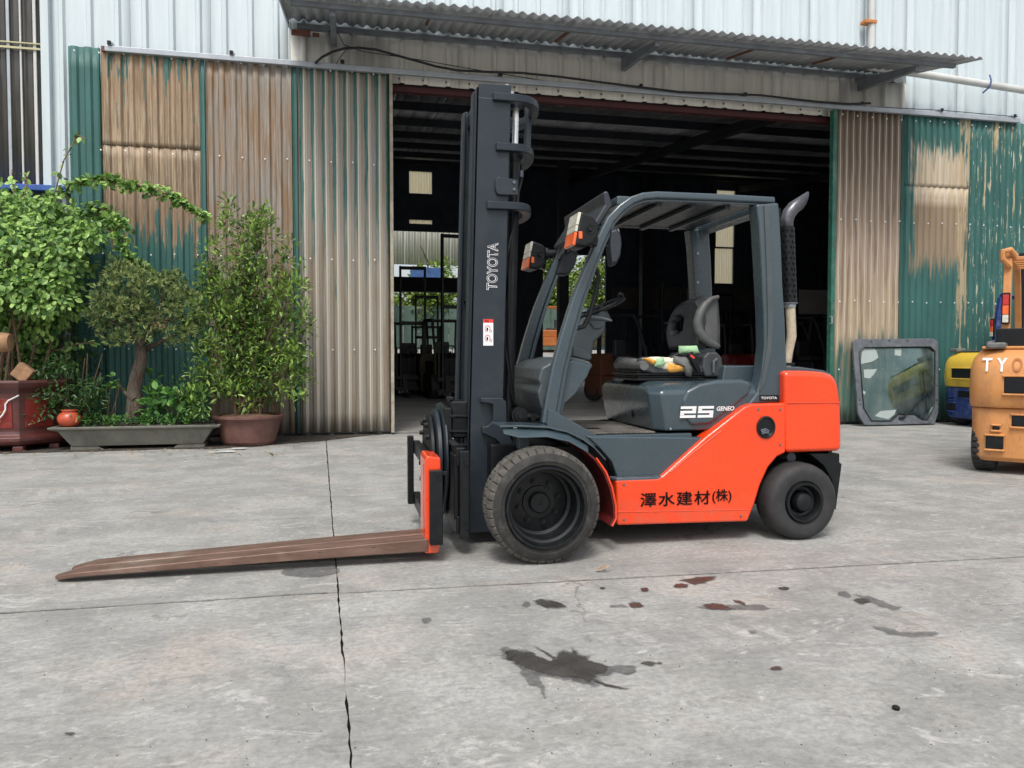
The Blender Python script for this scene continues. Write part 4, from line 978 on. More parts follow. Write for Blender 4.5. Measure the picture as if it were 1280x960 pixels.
G().tube([at(733,322,4.30), at(741,329,4.31), at(748,345,4.33), at(745,365,4.33), at(737,394,4.33), at(730,408,4.33), at(716,412,4.33)], .015, 8).build('grab_handle', MT['black'], fk)
for k in range(3): G().tube([at(715,392+k*5,4.7), at(733,388+k*5,4.6)], .006, 5).build('lever', MT['steel'], fk)

# ------------------------------------------------------------- seat
sr = bpy.data.objects.new('seat', None); COL.objects.link(sr); sr.parent = fk
for i in range(4):
    zb = z2+.006+i*.016; d = .010 if i % 2 else 0
    a, b = at(792, 480, 4.4).x, at(893, 480, 4.4).x
    G().box(a+d+.015, b-d-i*.006, 4.38+d, 4.82-d, zb, zb+.0155).build('suspension_fold', MT['black'], sr, bevel=.006)
cz0 = z2+.07
cu = sxz([(797,451),(802,446),(814,446),(834,449),(870,451),(880,458),(882,466),(812,467),(800,463)], 4.40)
g = G()
cpx = sum(p[0] for p in cu)/len(cu); cpz = sum(p[1] for p in cu)/len(cu)
g.loft([[Vector((cpx+(x-cpx)*k, y, cpz+(z-cpz)*k+dz)) for x, z in cu] for y, k, dz in ((4.37,.90,-.005),(4.41,1.0,.0),(4.48,.99,-.010),(4.62,.97,-.012),(4.74,.99,-.010),(4.81,1,0),(4.85,.9,-.005))])
cushion = g.build('cushion', MT['vinyl'], sr, bevel=.012, seg=3, sm=60)
g = G(); p = at(806, 456, 4.36); g.tube([(p.x, 4.365, p.z-.004), (p.x-.008, 4.5, p.z), (p.x, 4.70, p.z), (p.x+.01, 4.855, p.z-.006)], [.030,.038,.038,.030], 12); g.build('cushion_roll', MT['vinylg'], cushion)
def ragged(px, Y, th, mat, nm, seed, parent, amp=.008):
    pts = []
    raw = [at(a, b, Y) for a, b in px]
    for i, p in enumerate(raw):
        q = raw[(i+1) % len(raw)]
        for k in range(3):
            r = p+(q-p)*(k/3); pts.append((r.x+amp*mnoise.noise(Vector((r.x*40, r.z*40, seed))), r.z+amp*mnoise.noise(Vector((r.x*40, r.z*40, seed+5)))))
    n = len(pts); mx = sum(p[0] for p in pts)/n; mz = sum(p[1] for p in pts)/n
    g = G()
    g.v = [(x, Y+th*.6, z) for x, z in pts]+[(mx+(x-mx)*.85, Y+.004*mnoise.noise(Vector((x*30,z*30,seed))), mz+(z-mz)*.85) for x, z in pts]+[(mx+(x-mx)*.4, Y-th*.5+.01*mnoise.noise(Vector((x*30,z*30,seed))), mz+(z-mz)*.4) for x, z in pts]
    for r in range(2):
        for i in range(n): g.f.append((r*n+i, r*n+(i+1)%n, (r+1)*n+(i+1)%n, (r+1)*n+i))
    g.f.append(tuple(range(2*n, 3*n))); g.m = [0]*len(g.f)
    return g.build(nm, mat, parent, sm=60)
ragged([(803,448),(822,446),(850,447),(858,454),(862,460),(848,465),(833,465),(815,458),(807,453)], 4.372, .022, MT['cream'], 'torn_lining', 1, cushion)
ragged([(803,447.5),(815,447),(826,452),(818,456),(810,453)], 4.358, .018, MT['foam'], 'exposed_foam', 2, cushion)
ragged([(835,454),(850,455),(858,458),(857,464),(838,465.5),(834,460)], 4.356, .018, MT['foam'], 'exposed_foam', 3, cushion)
ragged([(820,449),(829,447),(833,454),(826,460),(818,458)], 4.352, .016, MT['mint'], 'green_cloth', 4, cushion)
ragged([(849,432.5),(872,432),(876,441),(868,443),(850,442)], 4.40, .02, MT['mint'], 'green_cloth', 5, sr, .003)
ragged([(842,445),(858,446),(868,458),(866,471),(859,470),(853,458),(843,452)], 4.345, .022, MT['vinylg'], 'torn_vinyl_flap', 7, cushion, .012)
# backrest: curved shell with two holes
g = G(); NU, NV = 28, 22
zb0, zb1 = at(880, 437, 4.62).z, at(880, 369, 4.62).z
xb = at(893, 420, 4.45).x
def shell(u, v, t):     # u across -1..1, v up 0..1, t 0 front 1 back
    wv = .245*(1-.55*max(0, (v-.45)/.55)**2.6)*(.80+.20*min(1, v/.3))
    y = 4.635+u*wv
    x = xb - .02 - .13*abs(u)**2.4*(1-.5*max(0,v-.4)) + .02*v + (.03 if t else -.028+.018*math.cos(u*math.pi)*math.sin(v*math.pi))
    e = max(abs(u), abs(2*v-1)); k = 1 if e < .85 else 1-((e-.85)/.15)**2*.9
    xm = xb - .13*abs(u)**2.4 + .02*v
    return Vector((xm+(x-xm)*k, y, zb0+(zb1-zb0)*v - .05*abs(u)**3*(v)))
for t in (0, 1):
    for j in range(NV+1):
        for i in range(NU+1): p = shell(i/NU*2-1, j/NV, t); g.v.append((p.x, p.y, p.z))
def hole(i, j):
    u = (i+.5)/NU*2-1; v = (j+.5)/NV
    return ((abs(u)-.70)/.13)**2+((v-.50)/.20)**2 < 1
id_ = lambda t, i, j: t*(NU+1)*(NV+1)+j*(NU+1)+i
for j in range(NV):
    for i in range(NU):
        if hole(i, j): continue
        g.f.append((id_(0,i,j), id_(0,i,j+1), id_(0,i+1,j+1), id_(0,i+1,j))); g.f.append((id_(1,i,j), id_(1,i+1,j), id_(1,i+1,j+1), id_(1,i,j+1)))
        for (ni, nj, e) in ((i-1,j,((i,j),(i,j+1))), (i+1,j,((i+1,j),(i+1,j+1))), (i,j-1,((i,j),(i+1,j))), (i,j+1,((i,j+1),(i+1,j+1)))):
            if ni < 0 or nj < 0 or ni >= NU or nj >= NV or hole(ni, nj):
                (a, b), (c, d) = e; g.f.append((id_(0,a,b), id_(0,c,d), id_(1,c,d), id_(1,a,b)))
g.m = [0]*len(g.f)
back = g.build('backrest', MT['vinyl'], sr, sm=80, subd=1)
# piped side bolster and lower hinge
bl = [(896,371),(886,379),(876,395),(871,408),(873,418),(881,426),(891,432),(898,434)]
bl = [(898,371),(889,374),(881,381),(875,391),(872,402),(873,412),(878,421),(886,428),(894,432),(899,434)]
G().tube([at(a, b, 4.405) for i, (a, b) in enumerate(bl)], [.012,.018,.024,.028,.029,.030,.030,.028,.022,.014], 12).build('bolster', MT['vinylside'], back, sm=80)
G().prism(sxz(bl, 4.42), 4.42, 4.50).build('side_pad', MT['vinylside'], back, bevel=.012, seg=3)
G().prism(sxz([(894,372),(899,378),(901,410),(901,436),(894,434)], 4.42), 4.42, 4.86).build('back_shell', MT['vinyl'], back, bevel=.014, seg=3)
hp = sxz([(878,446),(884,440),(895,440),(901,447),(902,460),(897,471),(880,471),(876,460)], 4.38)
G().prism(hp, 4.36, 4.46).build('seat_hinge', MT['vinyl'], sr, bevel=.014, seg=3)
G().prism(hp, 4.82, 4.92).build('seat_hinge', MT['vinyl'], sr, bevel=.014, seg=3)
G().tube([at(892,466,4.35), at(892,452,4.345), at(896,449,4.35)], .011, 8).build('recline_lever', MT['greydull'], sr)
bk = G().tube([at(862,441,4.35), at(868,452,4.33), at(873,464,4.34)], [.020,.024,.018], 8).build('belt_buckle', MT['black'], sr)
q = at(864, 446, 4.335); G().box(q.x-.014, q.x+.014, q.y-.022, q.y-.012, q.z-.006, q.z+.006, rot=Matrix.Rotation(R_(35), 3, 'Y')).build('belt_button', MT['redink'], bk)
G().tube([at(838,447,4.38), at(848,442,4.38), at(862,446,4.36), at(872,452,4.38), at(878,446,4.40)], .006, 6).build('seat_belt', MT['black'], sr)

# ------------------------------------------------------------- exhaust
e0 = [at(984, 458, 4.34), at(986, 440, 4.34), at(989.5, 420, 4.34), at(988.5, 400, 4.34), at(987.5, 378, 4.34)]
ex = G().tube(e0, [.022,.026,.030,.030,.031], 14).build('exhaust_pipe', MT['pipe'], fk)
for q in (1.0,): G().tube([at(987.3,384,4.34), at(987.2,380,4.34)], .037, 16).build('pipe_collar', MT['steel'], ex)
g = G(); a, b = at(987, 380, 4.34), at(983.5, 285, 4.34); rings = []
NN, KK = 28, 20
for j in range(NN+1):
    c = a+(b-a)*(j/NN); rings.append([c+Vector((math.cos(2*math.pi*(k+.5*(j%2)*0)/KK)*.046, math.sin(2*math.pi*k/KK)*.046, 0)) for k in range(KK)])
g.loft(rings)
me = g.build('heat_shield', MT['black'], ex, sm=25)
bm = bmesh.new(); bm.from_mesh(me.data)
fs_ = [f for f in bm.faces if len(f.verts) == 4 and abs(f.normal.z) < .5]
ax0 = a; 
sel = []
for f in fs_:
    c = f.calc_center_median(); j = int(round((c.z - (a.z))/(b.z-a.z)*NN-.5)); k = int(((math.atan2(f.normal.y, f.normal.x)/(2*math.pi)) % 1)*KK)
    if (j % 2 == 0 and (k+(j//2)) % 2 == 0): sel.append(f)
r = bmesh.ops.inset_individual(bm, faces=sel, thickness=.0028, depth=-.006)
bm.to_mesh(me.data); bm.free()
me.data.set_sharp_from_angle(angle=R_(25))
G().lathe([(.049,0),(.049,.008),(.04,.010)], (a.x, a.y, a.z), 'Z', 20).build('shield_ring', MT['darksteel'], ex)
# horn shaped outlet, cut on a slant
hc = [at(983.5,287,4.34), at(983,276,4.34), at(986,267,4.34), at(992,259.5,4.34), at(1000,254.5,4.34)]
g = G(); fr = g.frames(hc); rr = [.038,.040,.041,.040,.038]
rings = []
for i, ((p, a_, b_), q) in enumerate(zip(fr, rr)):
    ring = []
    for k in range(20):
        th = 2*math.pi*k/20; off = a_*(math.cos(th)*q)+b_*(math.sin(th)*q); pt = p+off
        if i == 4: pt = pt + Vector((.9,0,.55)).normalized()*(.035+off.z*1.5)
        ring.append(pt)
    rings.append(ring)
g.loft(rings, cap=False); g.build('exhaust_outlet', MT['horn'], ex, solid=.003, sm=60)
p = at(975, 275, 4.3); G().tube([(p.x-.01, 4.30, p.z-.03), (p.x-.01,4.29,p.z+.07)], .008, 8).build('shield_bracket', MT['black'], ex)

# ================================================================== MAST
ms = bpy.data.objects.new('mast', None); COL.objects.link(ms); ms.parent = fk
LE = .0265
def mx(z, x0=.684): return x0+LE*z
def leanbox(xa, xb, y0, y1, za, zb, nm, mat, parent=ms, bv=.006, tp=0):
    g = G(); g.prism([(mx(za, xa), za), (mx(za, xb), za), (mx(zb, xb+tp), zb), (mx(zb, xa), zb)], y0, y1)
    return g.build(nm, mat, parent, bevel=bv)
ZT = at(600, 103, 4.35).z
def channel(Y, s, x0, dx, zt, nm, mat, web=.022, fl=.05, zb=.07):
    """upright of I-section: web on the outside, flanges inward"""
    r = leanbox(x0, x0+dx, *sorted((Y, Y+s*web)), zb, zt, nm, mat)
    leanbox(x0, x0+.022, *sorted((Y+s*web, Y+s*(web+fl))), zb, zt-.001, 'flange', mat, r)
    leanbox(x0+dx-.022, x0+dx, *sorted((Y+s*web, Y+s*(web+fl))), zb, zt-.001, 'flange', mat, r)
    return r
r1 = channel(4.350, 1, .684, .190, ZT, 'outer_upright', MT['mast'])
r2 = channel(4.950, -1, .684, .190, ZT, 'outer_upright', MT['mast'])
channel(4.425, 1, .660, .150, ZT-.03, 'inner_upright', MT['mast'], .02, .045, .10)
channel(4.875, -1, .660, .150, ZT-.03, 'inner_upright', MT['mast'], .02, .045, .10)
leanbox(.672, .684, 4.36, 4.44, .12, ZT-.02, 'edge_strip', MT['mast'])
# thin weld seam near the top, cap and a stub
leanbox(.684, .874, 4.348, 4.3495, ZT-.09, ZT-.086, 'weld_seam', MT['darksteel'], bv=0)
leanbox(.70, .86, 4.43, 4.87, ZT-.12, ZT-.02, 'inner_crossbar', MT['mast'])
leanbox(.70, .86, 4.43, 4.87, 1.45, 1.60, 'inner_crossbar', MT['mast'])
leanbox(.70, .86, 4.38, 4.92, .12, .26, 'lower_crossbar', MT['mast'])
def bow(py0, pyz, xn, xf, yc, nm, h=.052, gus=False, z=None):
    zt = at(640, py0, 4.35).z
    xs = mx(zt, xn); xe = mx(zt, xf)
    def arc(k, e): # outline in plan, near end to far end
        pts = [(xs-e*.0, 4.335-e), (mx(zt,.874)+.02, 4.335-e)]
        for i in range(1, 12):
            t = i/12*math.pi; pts.append((mx(zt,.874)+.02+(xe-mx(zt,.874)-.02+e)*math.sin(t)**.8, 4.65-math.cos(t)*(.315+e)))
        pts += [(mx(zt,.874)+.02, 4.965+e), (xs, 4.965+e)]
        return pts
    o_, i_ = arc(0, .012), arc(0, -.045)
    i_ = [(x, y) for x, y in i_]
    n = len(o_); g = G()
    g.v = [(x, y, zt) for x, y in o_]+[(x, y, zt) for x, y in i_]+[(x, y, zt-h) for x, y in o_]+[(x, y, zt-h) for x, y in i_]
    for i in range(n-1):
        g.f += [(i, i+1, n+i+1, n+i), (2*n+i, 3*n+i, 3*n+i+1, 2*n+i+1), (i, 2*n+i, 2*n+i+1, i+1), (n+i, n+i+1, 3*n+i+1, 3*n+i)]
    g.f += [(0, n, 3*n, 2*n), (n-1, 3*n-1, 4*n-1, 2*n-1)]; g.m = [0]*len(g.f)
    return g.build(nm, MT['mast'], ms, bevel=.006)
bow(118.5, 0, .765, 1.085, 0, 'mast_tie', .044)
bow(180, 0, .79, 1.06, 0, 'mast_tie', .046)
bow(253, 0, .745, 1.05, 0, 'mast_tie', .046)
g = G(); zt = at(640, 253, 4.35).z-.05; g.prism([(mx(zt,.86), zt), (mx(zt,.99), zt), (mx(zt,.93), zt-.06), (mx(zt,.86), zt-.12)], 4.62, 4.66); g.build('tie_gusset', MT['mast'], ms, bevel=.004)
# vertical strut joining the two upper ties
za, zb_ = at(660, 187, 4.6).z, at(660, 135, 4.6).z
leanbox(1.025, 1.06, 4.60, 4.66, za-.01, zb_+.02, 'tie_strut', MT['mast'])
# lift cylinders: chrome rod above a black barrel
for Y in (4.47, 4.83):
    xc = .930
    z_a, z_b, z_c = .30, at(640, 192, 4.47).z, at(640, 133, 4.47).z
    cy = G().tube([(mx(z_a, xc), Y, z_a), (mx(z_b, xc), Y, z_b)], .034, 16).build('lift_cylinder', MT['black'], ms)
    G().tube([(mx(z_b-.04, xc), Y, z_b-.05), (mx(z_b, xc), Y, z_b-.0)], .038, 16).build('cylinder_head', MT['black'], cy)
    G().tube([(mx(z_b, xc), Y, z_b), (mx(z_c, xc), Y, z_c)], .019, 16).build('piston_rod', MT['chrome'], cy)
    G().tube([(mx(z_c, xc), Y, z_c-.012), (mx(z_c, xc), Y, z_c+.022)], .034, 14).build('rod_nut', MT['mast'], cy)
# clamp plate
cp_ = at(631, 233, 4.34)
G().prism([(cp_.x-.035+.02*math.cos(t)*1.2, cp_.z+.052*math.sin(t)) for t in [math.pi*.5+math.pi*k/8 for k in range(9)]]+[(cp_.x+.075, cp_.z-.05), (cp_.x+.075, cp_.z+.038)], 4.325, 4.342).build('hose_clamp', MT['mast'], ms, bevel=.006)
for dz in (-.018, .022): G().lathe([(0,-.01),(.009,-.01),(.009,.001)], (cp_.x+.05, 4.326, cp_.z+dz), 'Y', 8).build('bolt', MT['darksteel'], ms)
# hoses
def hose(pts, r, Y=4.42): return G().tube([at(a, b, Y if len(c) == 0 else c[0]) for a, b, *c in pts], r, 8).build('hose', MT['black'], ms)
hose([(647,203,4.5),(650,206,4.5),(652,214,4.48),(651.5,226,4.46),(648,240,4.44),(646,262,4.42),(641,290,4.40),(637,330,4.40),(636,380,4.40),(636,430,4.40),(641,480,4.40),(643,506,4.42)], .0085)
hose([(646,205,4.5),(645,240,4.46),(643,275,4.42),(634,320,4.38),(630,370,4.38),(631,430,4.38),(637,470,4.38),(641,500,4.40)], .006)
G().tube([at(652,214,4.475), at(651.8,222,4.465)], .012, 8).build('hose_fitting', MT['darksteel'], ms)
# top stub with nut
p = at(628, 108, 4.5); G().lathe([(0,0),(.04,0),(.04,.03),(.012,.03),(.012,.085),(0,.085)], (p.x+.02, 4.46, ZT-.045), 'Z', 12).build('chain_anchor', MT['steel'], ms)
p = at(630,118,4.4); G().box(p.x-.03, p.x+.06, 4.40, 4.46, p.z-.0, p.z+.022).build('anchor_bracket', MT['steel'], ms, bevel=.004)
for Y in (4.56, 4.74):
    for zc in (ZT-.17,): G().lathe([(0,-.02),(.06,-.02),(.06,-.012),(.05,-.01),(.05,.01),(.06,.012),(.06,.02),(0,.02)], (mx(zc,.86), Y, zc), 'Y', 20).build('chain_pulley', MT['darksteel'], ms)
    leanbox(.80, .81, Y-.015, Y+.015, .3, ZT-.18, 'chain', MT['black'])
# anchor bracket low down
ab = sxz([(600,497),(627,497),(632,502),(633,540),(640,552),(632,562),(618,548),(602,541),(602,533),(609,532),(615.5,526),(615.5,506),(611,504),(600,503)], 4.33)
G().prism(ab, 4.305, 4.348).build('tilt_bracket', MT['mast'], ms, bevel=.006)
c = at(651, 520, 4.32); tc = G().lathe([(0,-.03),(.018,-.03),(.02,-.018),(.034,-.018),(.036,.0),(.05,.0),(.05,.05),(0,.05)], (c.x, 4.34, c.z), 'Y', 20).build('tilt_pin', MT['black'], fk)
G().tube([(c.x, 4.36, c.z), (c.x+.16, 4.36, c.z-.02)], .022, 10).build('tilt_cylinder', MT['black'], fk)
G().lathe([(0,-.02),(.018,-.02),(.018,.03)], (c.x+.075, 4.33, c.z-.012), 'Y', 12).build('tilt_pin', MT['black'], fk)
# warning sticker on the upright
sx0, sx1 = at(604, 415, 4.349).x, at(616.5, 415, 4.349).x; sz0, sz1 = at(610, 432, 4.349).z, at(610, 399, 4.349).z
st_ = G().box(sx0, sx1, 4.3475, 4.3492, sz0, sz1).build('warning_sticker', MT['white'], ms, sm=0)
G().box(sx0, sx1, 4.3465, 4.3473, sz1-.020, sz1).build('sticker_band', MT['redink'], st_, sm=0)
text('警告', .012, MT['ink'], st_, 'sticker_text', (sx0+.010, 4.3462, sz1-.017), (1,0,0), (0,0,1), .0001)
for k in range(2):
    zc = sz1-.055-k*.055; xc = (sx0+sx1)/2-.004
    g = G(); g.tube([(xc+.015*math.cos(t), 4.3470, zc+.018*math.sin(t)) for t in [k2*math.pi/8-.5 for k2 in range(14)]], .0018, 5); g.build('sticker_symbol', MT['redink'], st_)
    G().box(xc-.006, xc+.003, 4.3468, 4.3474, zc-.012, zc+.006).build('sticker_symbol', MT['ink'], st_)
    g = G(); g.tube([(xc+.018+.006*math.cos(t), 4.3470, zc-.014+.007*math.sin(t)) for t in [k2*math.pi/4 for k2 in range(9)]], .001, 4); g.build('sticker_symbol', MT['ink'], st_)
# name up the mast: white outline letters with dark centres
o = at(621.5, 363, 4.348); e = at(621.5, 303.5, 4.348); ln = e.z-o.z
for off, m_, dp in ((.030, 'white', .0006), (-.012, 'mast', .0012)):
    k_ = .012 if off < 0 else 0
    text('TOYOTA', .064-(.005 if off < 0 else 0), MT[m_], ms, 'lettering', (o.x+.0-(.0025 if off < 0 else 0), 4.3490-.0, o.z+(.0025 if off < 0 else 0)), (LE,0,1), (-1,0,LE), .0, off=off, width=ln-(.005 if off < 0 else 0), space=1.0).location.y = -dp*1.6

# ================================================================== CARRIAGE, ROTATOR, FORKS
cr = bpy.data.objects.new('carriage', None); COL.objects.link(cr); cr.parent = fk
B = MT['black']
def bx(x0, x1, y0, y1, z0, z1, nm, m=None, bv=.006, par=None): return G().box(x0, x1, y0, y1, z0, z1).build(nm, m or B, par or cr, bevel=bv)
bx(.585, .635, 4.12, 5.18, .50, .60, 'carriage_bar'); bx(.585, .635, 4.12, 5.18, .12, .22, 'carriage_bar')
pl_ = bx(.60, .655, 4.09, 4.13, .10, .585, 'carriage_end'); bx(.60, .655, 5.17, 5.21, .10, .585, 'carriage_end')
for z in (.52, .17): G().lathe([(0,-.012),(.012,-.012),(.012,.0)], (.635, 4.089, z), 'Y', 8).build('bolt', B, cr)
bx(.575, .60, 4.135, 4.30, .20, .56, 'side_plate')
bx(.58, .66, 4.36, 4.94, .22, .50, 'back_plate')
# toothed top edge of the carriage bar
for i in range(9): bx(.572, .61, 4.16+i*.03, 4.178+i*.03, .601, .617, 'bar_tooth', bv=.003)
# valve block and pipes
bx(.60, .70, 4.42, 4.62, .62, .84, 'valve_block', bv=.012); bx(.59, .62, 4.45, 4.58, .841, .862, 'valve_cap')
bx(.56, .60, 4.40, 4.90, .60, .80, 'rotator_housing')
for z in (.58, .66, .75): G().tube([(.70, 4.40, z), (.62, 4.38, z+.005), (.58, 4.42, z)], .012, 8).build('hose', B, cr)
# bearing discs: axis along the truck
for (xa, xb, r) in ((.475,.505,.275),(.512,.545,.305),(.552,.575,.345)):
    G().lathe([(0,xa),(r*.93,xa),(r,xa+.008),(r,xb-.006),(r*.96,xb),(0,xb)], (0, 4.66, .475), 'X', 64).build('bearing_disc', B if r < .3 else MT['mast'], cr)
for k in range(14):
    a = 2*math.pi*k/14+.2; G().lathe([(0,.452),(.014,.452),(.016,.476)], (0, 4.66+.235*math.cos(a), .475+.235*math.sin(a)), 'X', 8).build('disc_bolt', B, cr)
# fork frame in front of the discs
bx(.425, .47, 4.06, 5.02, .47, .55, 'frame_bar'); bx(.425, .47, 4.06, 5.02, .13, .21, 'frame_bar')
bx(.385, .424, 4.94, 5.0, .14, .585, 'frame_upright'); bx(.425, .495, 3.985, 4.025, .10, .50, 'frame_upright')
for z in (.13, .46): G().lathe([(0,-.006),(.012,-.006),(.012,.001)], (.475, 3.984, z), 'Y', 10).build('bolt', B, cr)
bx(.49, .52, 4.0, 4.03, .47, .49, 'lock_pin', MT['black'], .003)
# orange fork shank cover with a foot
g = G(); g.prism([(.405,.125),(.405,.555),(.418,.572),(.490,.560),(.495,.11),(.475,.045),(.405,.045),(.375,.10)], 4.035, 4.30); ob = g.build('shank_cover', MT['orange'], cr, bevel=.010, seg=3)
bx(.402, .4045, 4.10, 4.112, .14, .52, 'cover_rib', MT['orange'], .001, ob)
# forks
def fork(y0, y1, tip, nm):
    g = G(); xs = [.42, .10, -.30, -.70, -1.05, tip+.10, tip+.03, tip]
    rings = []
    for i, x in enumerate(xs):
        t = (x-.42)/(tip-.42); zt = .128-.083*t**1.1; th = .068*(1-.70*t); nar = 0 if i < 5 else (.004,.022,.045)[i-5]
        zt -= .004*i*.5 if i > 5 else 0
        rings.append([Vector((x, y0+nar, zt)), Vector((x, y1-nar, zt)), Vector((x, y1-nar, zt-th)), Vector((x, y0+nar, zt-th))])
    return g.loft(rings).build(nm, MT['fork'], cr, bevel=.005, seg=2)
fork(4.022, 4.140, -1.40, 'fork'); fork(4.158, 4.285, -1.37, 'fork')
# ================================================================== OTHER FORKLIFTS
def gen_truck(label, loc, rz, paint, cwl, cwu, mast_h=2.2, detail=False, frame=None, group=None, load=False, forks=True, gy=.46, gx=0):
    frame = frame or paint
    t = thing('forklift', loc, label, 'forklift', group, rz)
    L = dict(local=True)
    def bx(x0, x1, y0, y1, z0, z1, nm, m, bv=.015, par=None, rot=None): return G().box(x0, x1, y0, y1, z0, z1, rot=rot).build(nm, m, par or t, bevel=bv, **L)
    # counterweight: plan outline lofted upward
    def ring(z, xr, hw, rd):
        pts = [(-.45, -hw)]
        for k in range(7):
            a = math.pi*(.5*k/6); pts.append((xr+rd-rd*math.sin(a), -hw+rd-rd*math.cos(a)))
        pts += [(x, -y) for x, y in reversed(pts[1:])] + [(-.45, hw)]
        return [Vector((x, y, z)) for x, y in pts]
    low = G().loft([ring(.12,-1.03,.52,.12), ring(.16,-1.07,.55,.14), ring(.40,-1.09,.57,.16), ring(.60,-1.10,.575,.17), ring(.625,-1.09,.57,.17)]).build('counterweight_base', cwl, t, bevel=.01, seg=2, sm=40, **L)
    up = G().loft([ring(.628,-1.13,.585,.20), ring(.66,-1.15,.595,.22), ring(.80,-1.17,.60,.24), ring(.98,-1.16,.595,.24), ring(1.08,-1.12,.575,.24), ring(1.15,-1.04,.53,.22), ring(1.17,-.98,.50,.2)]).build('counterweight', cwu, t, bevel=.008, seg=2, sm=50, **L)
    if detail:
        for nm, (xc, y0, y1, z0, z1), lv in (('vent_recess', (-1.17,-.30,.30,.765,.915), up), ('tow_recess', (-1.10,-.22,.24,.46,.56), low), ('step_slot', (-1.10,.30,.44,.24,.36), low), ('step_slot', (-1.10,-.44,-.30,.24,.36), low), ('lashing_slot', (-1.10,.33,.39,.42,.455), low)):
            sx = .022
            bx(xc-.008, xc+.05, y0, y1, z0, z1, nm, MT['black'], .012, lv)  # proud black block paints the dark inside of the recess
            bx(xc-.018, xc+.03, y0-.012, y1+.012, z1, z1+.02, 'slot_lip', cwu if lv is up else cwl, .008, lv)
            bx(xc-.018, xc+.03, y0-.012, y1+.012, z0-.02, z0, 'slot_lip', cwu if lv is up else cwl, .008, lv)
        bx(-1.0, -.46, -.50, .50, 1.171, 1.20, 'cover', MT['greydull'] if cwu is MT['yellow2'] else cwu, .012)
        bx(-1.08, -.9, .30, .46, 1.175, 1.235, 'radiator_cap_box', MT['vinylg'], .02)
    # body, hood
    bx(-.45, .95, -.52, .52, .22, .62, 'body', paint, .03); bx(-.50, .45, -.44, .44, .62, .98, 'hood', frame if detail else paint, .05)
    G().prism([(.80,.60),(.98,.60),(1.02,1.05),(.86,1.20),(.76,1.05)], -.42, .42).build('cowl', MT['black'], t, bevel=.02, **L)
    bx(-.35, .10, -.22, .22, .98, 1.10, 'seat', MT['vinyl'], .03); bx(-.42, -.30, -.20, .20, 1.10, 1.50, 'backrest', MT['vinyl'], .03)
    for s in (-1, 1):
        G().sweep([(-.62+gx, s*gy, 1.12), (-.60+gx, s*gy, 1.6), (-.52+gx, s*gy, 2.06)], (.07, .10)).build('rear_pillar', frame, t, bevel=.012, **L)
        G().sweep([(.92, s*gy, .62), (.86, s*gy, 1.2), (.62, s*gy, 1.85), (.48, s*gy, 2.06), (-.54+gx, s*gy, 2.09)], (.06, .07)).build('front_pillar', frame, t, bevel=.012, **L)
    for x in (-.52+gx, -.3+gx, -.08, .14, .36): bx(x, x+.05, -gy+.02, gy-.02, 2.04, 2.08, 'roof_bar', frame, .01)
    G().tube([(.78, 0, 1.0), (.62, 0, 1.22)], .03, 8).build('steering_column', MT['black'], t, **L)
    G().tube([Vector((.60, 0, 1.25))+Vector((.14*.4*math.sin(a), .17*math.cos(a), .14*math.sin(a)))  for a in [2*math.pi*k/16 for k in range(17)]], .014, 6, cap=False).build('steering_wheel', MT['black'], t, **L)
    def wl(x, y, r, w_, nm):
        g = G(); n = 28*4
        sq = (lambda r_, h, a: r_-.022 if (r_ > r*.93 and ((a/(2*math.pi)*28+(.5 if h > 0 else 0)) % 1) < .34) else r_) if detail else None
        g.lathe([(r*.5,-w_/2+.02),(r*.80,-w_/2),(r*.95,-w_/2+.015),(r,-w_/2+.04),(r,-.004),(r,.004),(r,w_/2-.04),(r*.95,w_/2-.015),(r*.80,w_/2),(r*.5,w_/2-.02)], (x, y, r), 'Y', n if detail else 32, sq=sq)
        o = g.build(nm, MT['rubberb'], t, sm=35, **L)
        G().lathe([(0,-w_/2+.05),(r*.5,-w_/2+.03),(r*.5,w_/2-.03),(0,w_/2-.05)], (x, y, r), 'Y', 20).build('rim', cwu, o, **L)
    for s in (-1, 1): wl(-.78, s*.47, .27, .20, 'rear_wheel'); wl(.80, s*.50, .32, .24, 'front_wheel')
    for s in (-1, 1):
        bx(1.12, 1.26, s*.34-.03, s*.34+.03, .10, mast_h, 'mast_upright', MT['black'] if frame is not MT['navy'] else MT['navy'], .01)
    for z in (.2, mast_h*.55, mast_h-.1): bx(1.20, 1.27, -.33, .33, z, z+.09, 'mast_tie', MT['black'], .008)
    bx(1.27, 1.32, -.5, .5, .16, .26, 'carriage_bar', MT['black'], .006); bx(1.27, 1.32, -.5, .5, .46, .56, 'carriage_bar', MT['black'], .006)
    for s in (-1, 1):
        G().prism([(1.32,.62),(1.36,.62),(1.37,.09),(2.3,.03),(2.3,.015),(1.32,.04)], s*.24-.06, s*.24+.06).build('fork', MT['fork'] if detail else MT['black'], t, bevel=.004, **L)
    if load:
        for y in (-.48, .46): bx(1.28, 1.31, y, y+.03, .56, 1.35, 'load_guard', MT['black'], .004)
        for k in range(6): bx(1.283, 1.307, -.45+k*.165, -.43+k*.165, .56, 1.33, 'load_guard_bar', MT['black'], .003)
        bx(1.28, 1.31, -.449, .459, 1.33, 1.35, 'load_guard', MT['black'], .003)
    if detail:
        lx = gx; tl = bx(-.70+lx, -.655+lx, gy-.035, gy+.035, 1.42, 1.72, 'tail_lamp', MT['black'], .008)
        bx(-.712+lx, -.70+lx, gy-.025, gy+.025, 1.60, 1.70, 'tail_lens', MT['redlens'], .004, tl); bx(-.712+lx, -.70+lx, gy-.025, gy+.025, 1.51, 1.595, 'tail_lens', MT['amber'], .004, tl); bx(-.712+lx, -.70+lx, gy-.025, gy+.025, 1.43, 1.505, 'tail_lens', MT['lens'], .004, tl)
    return t
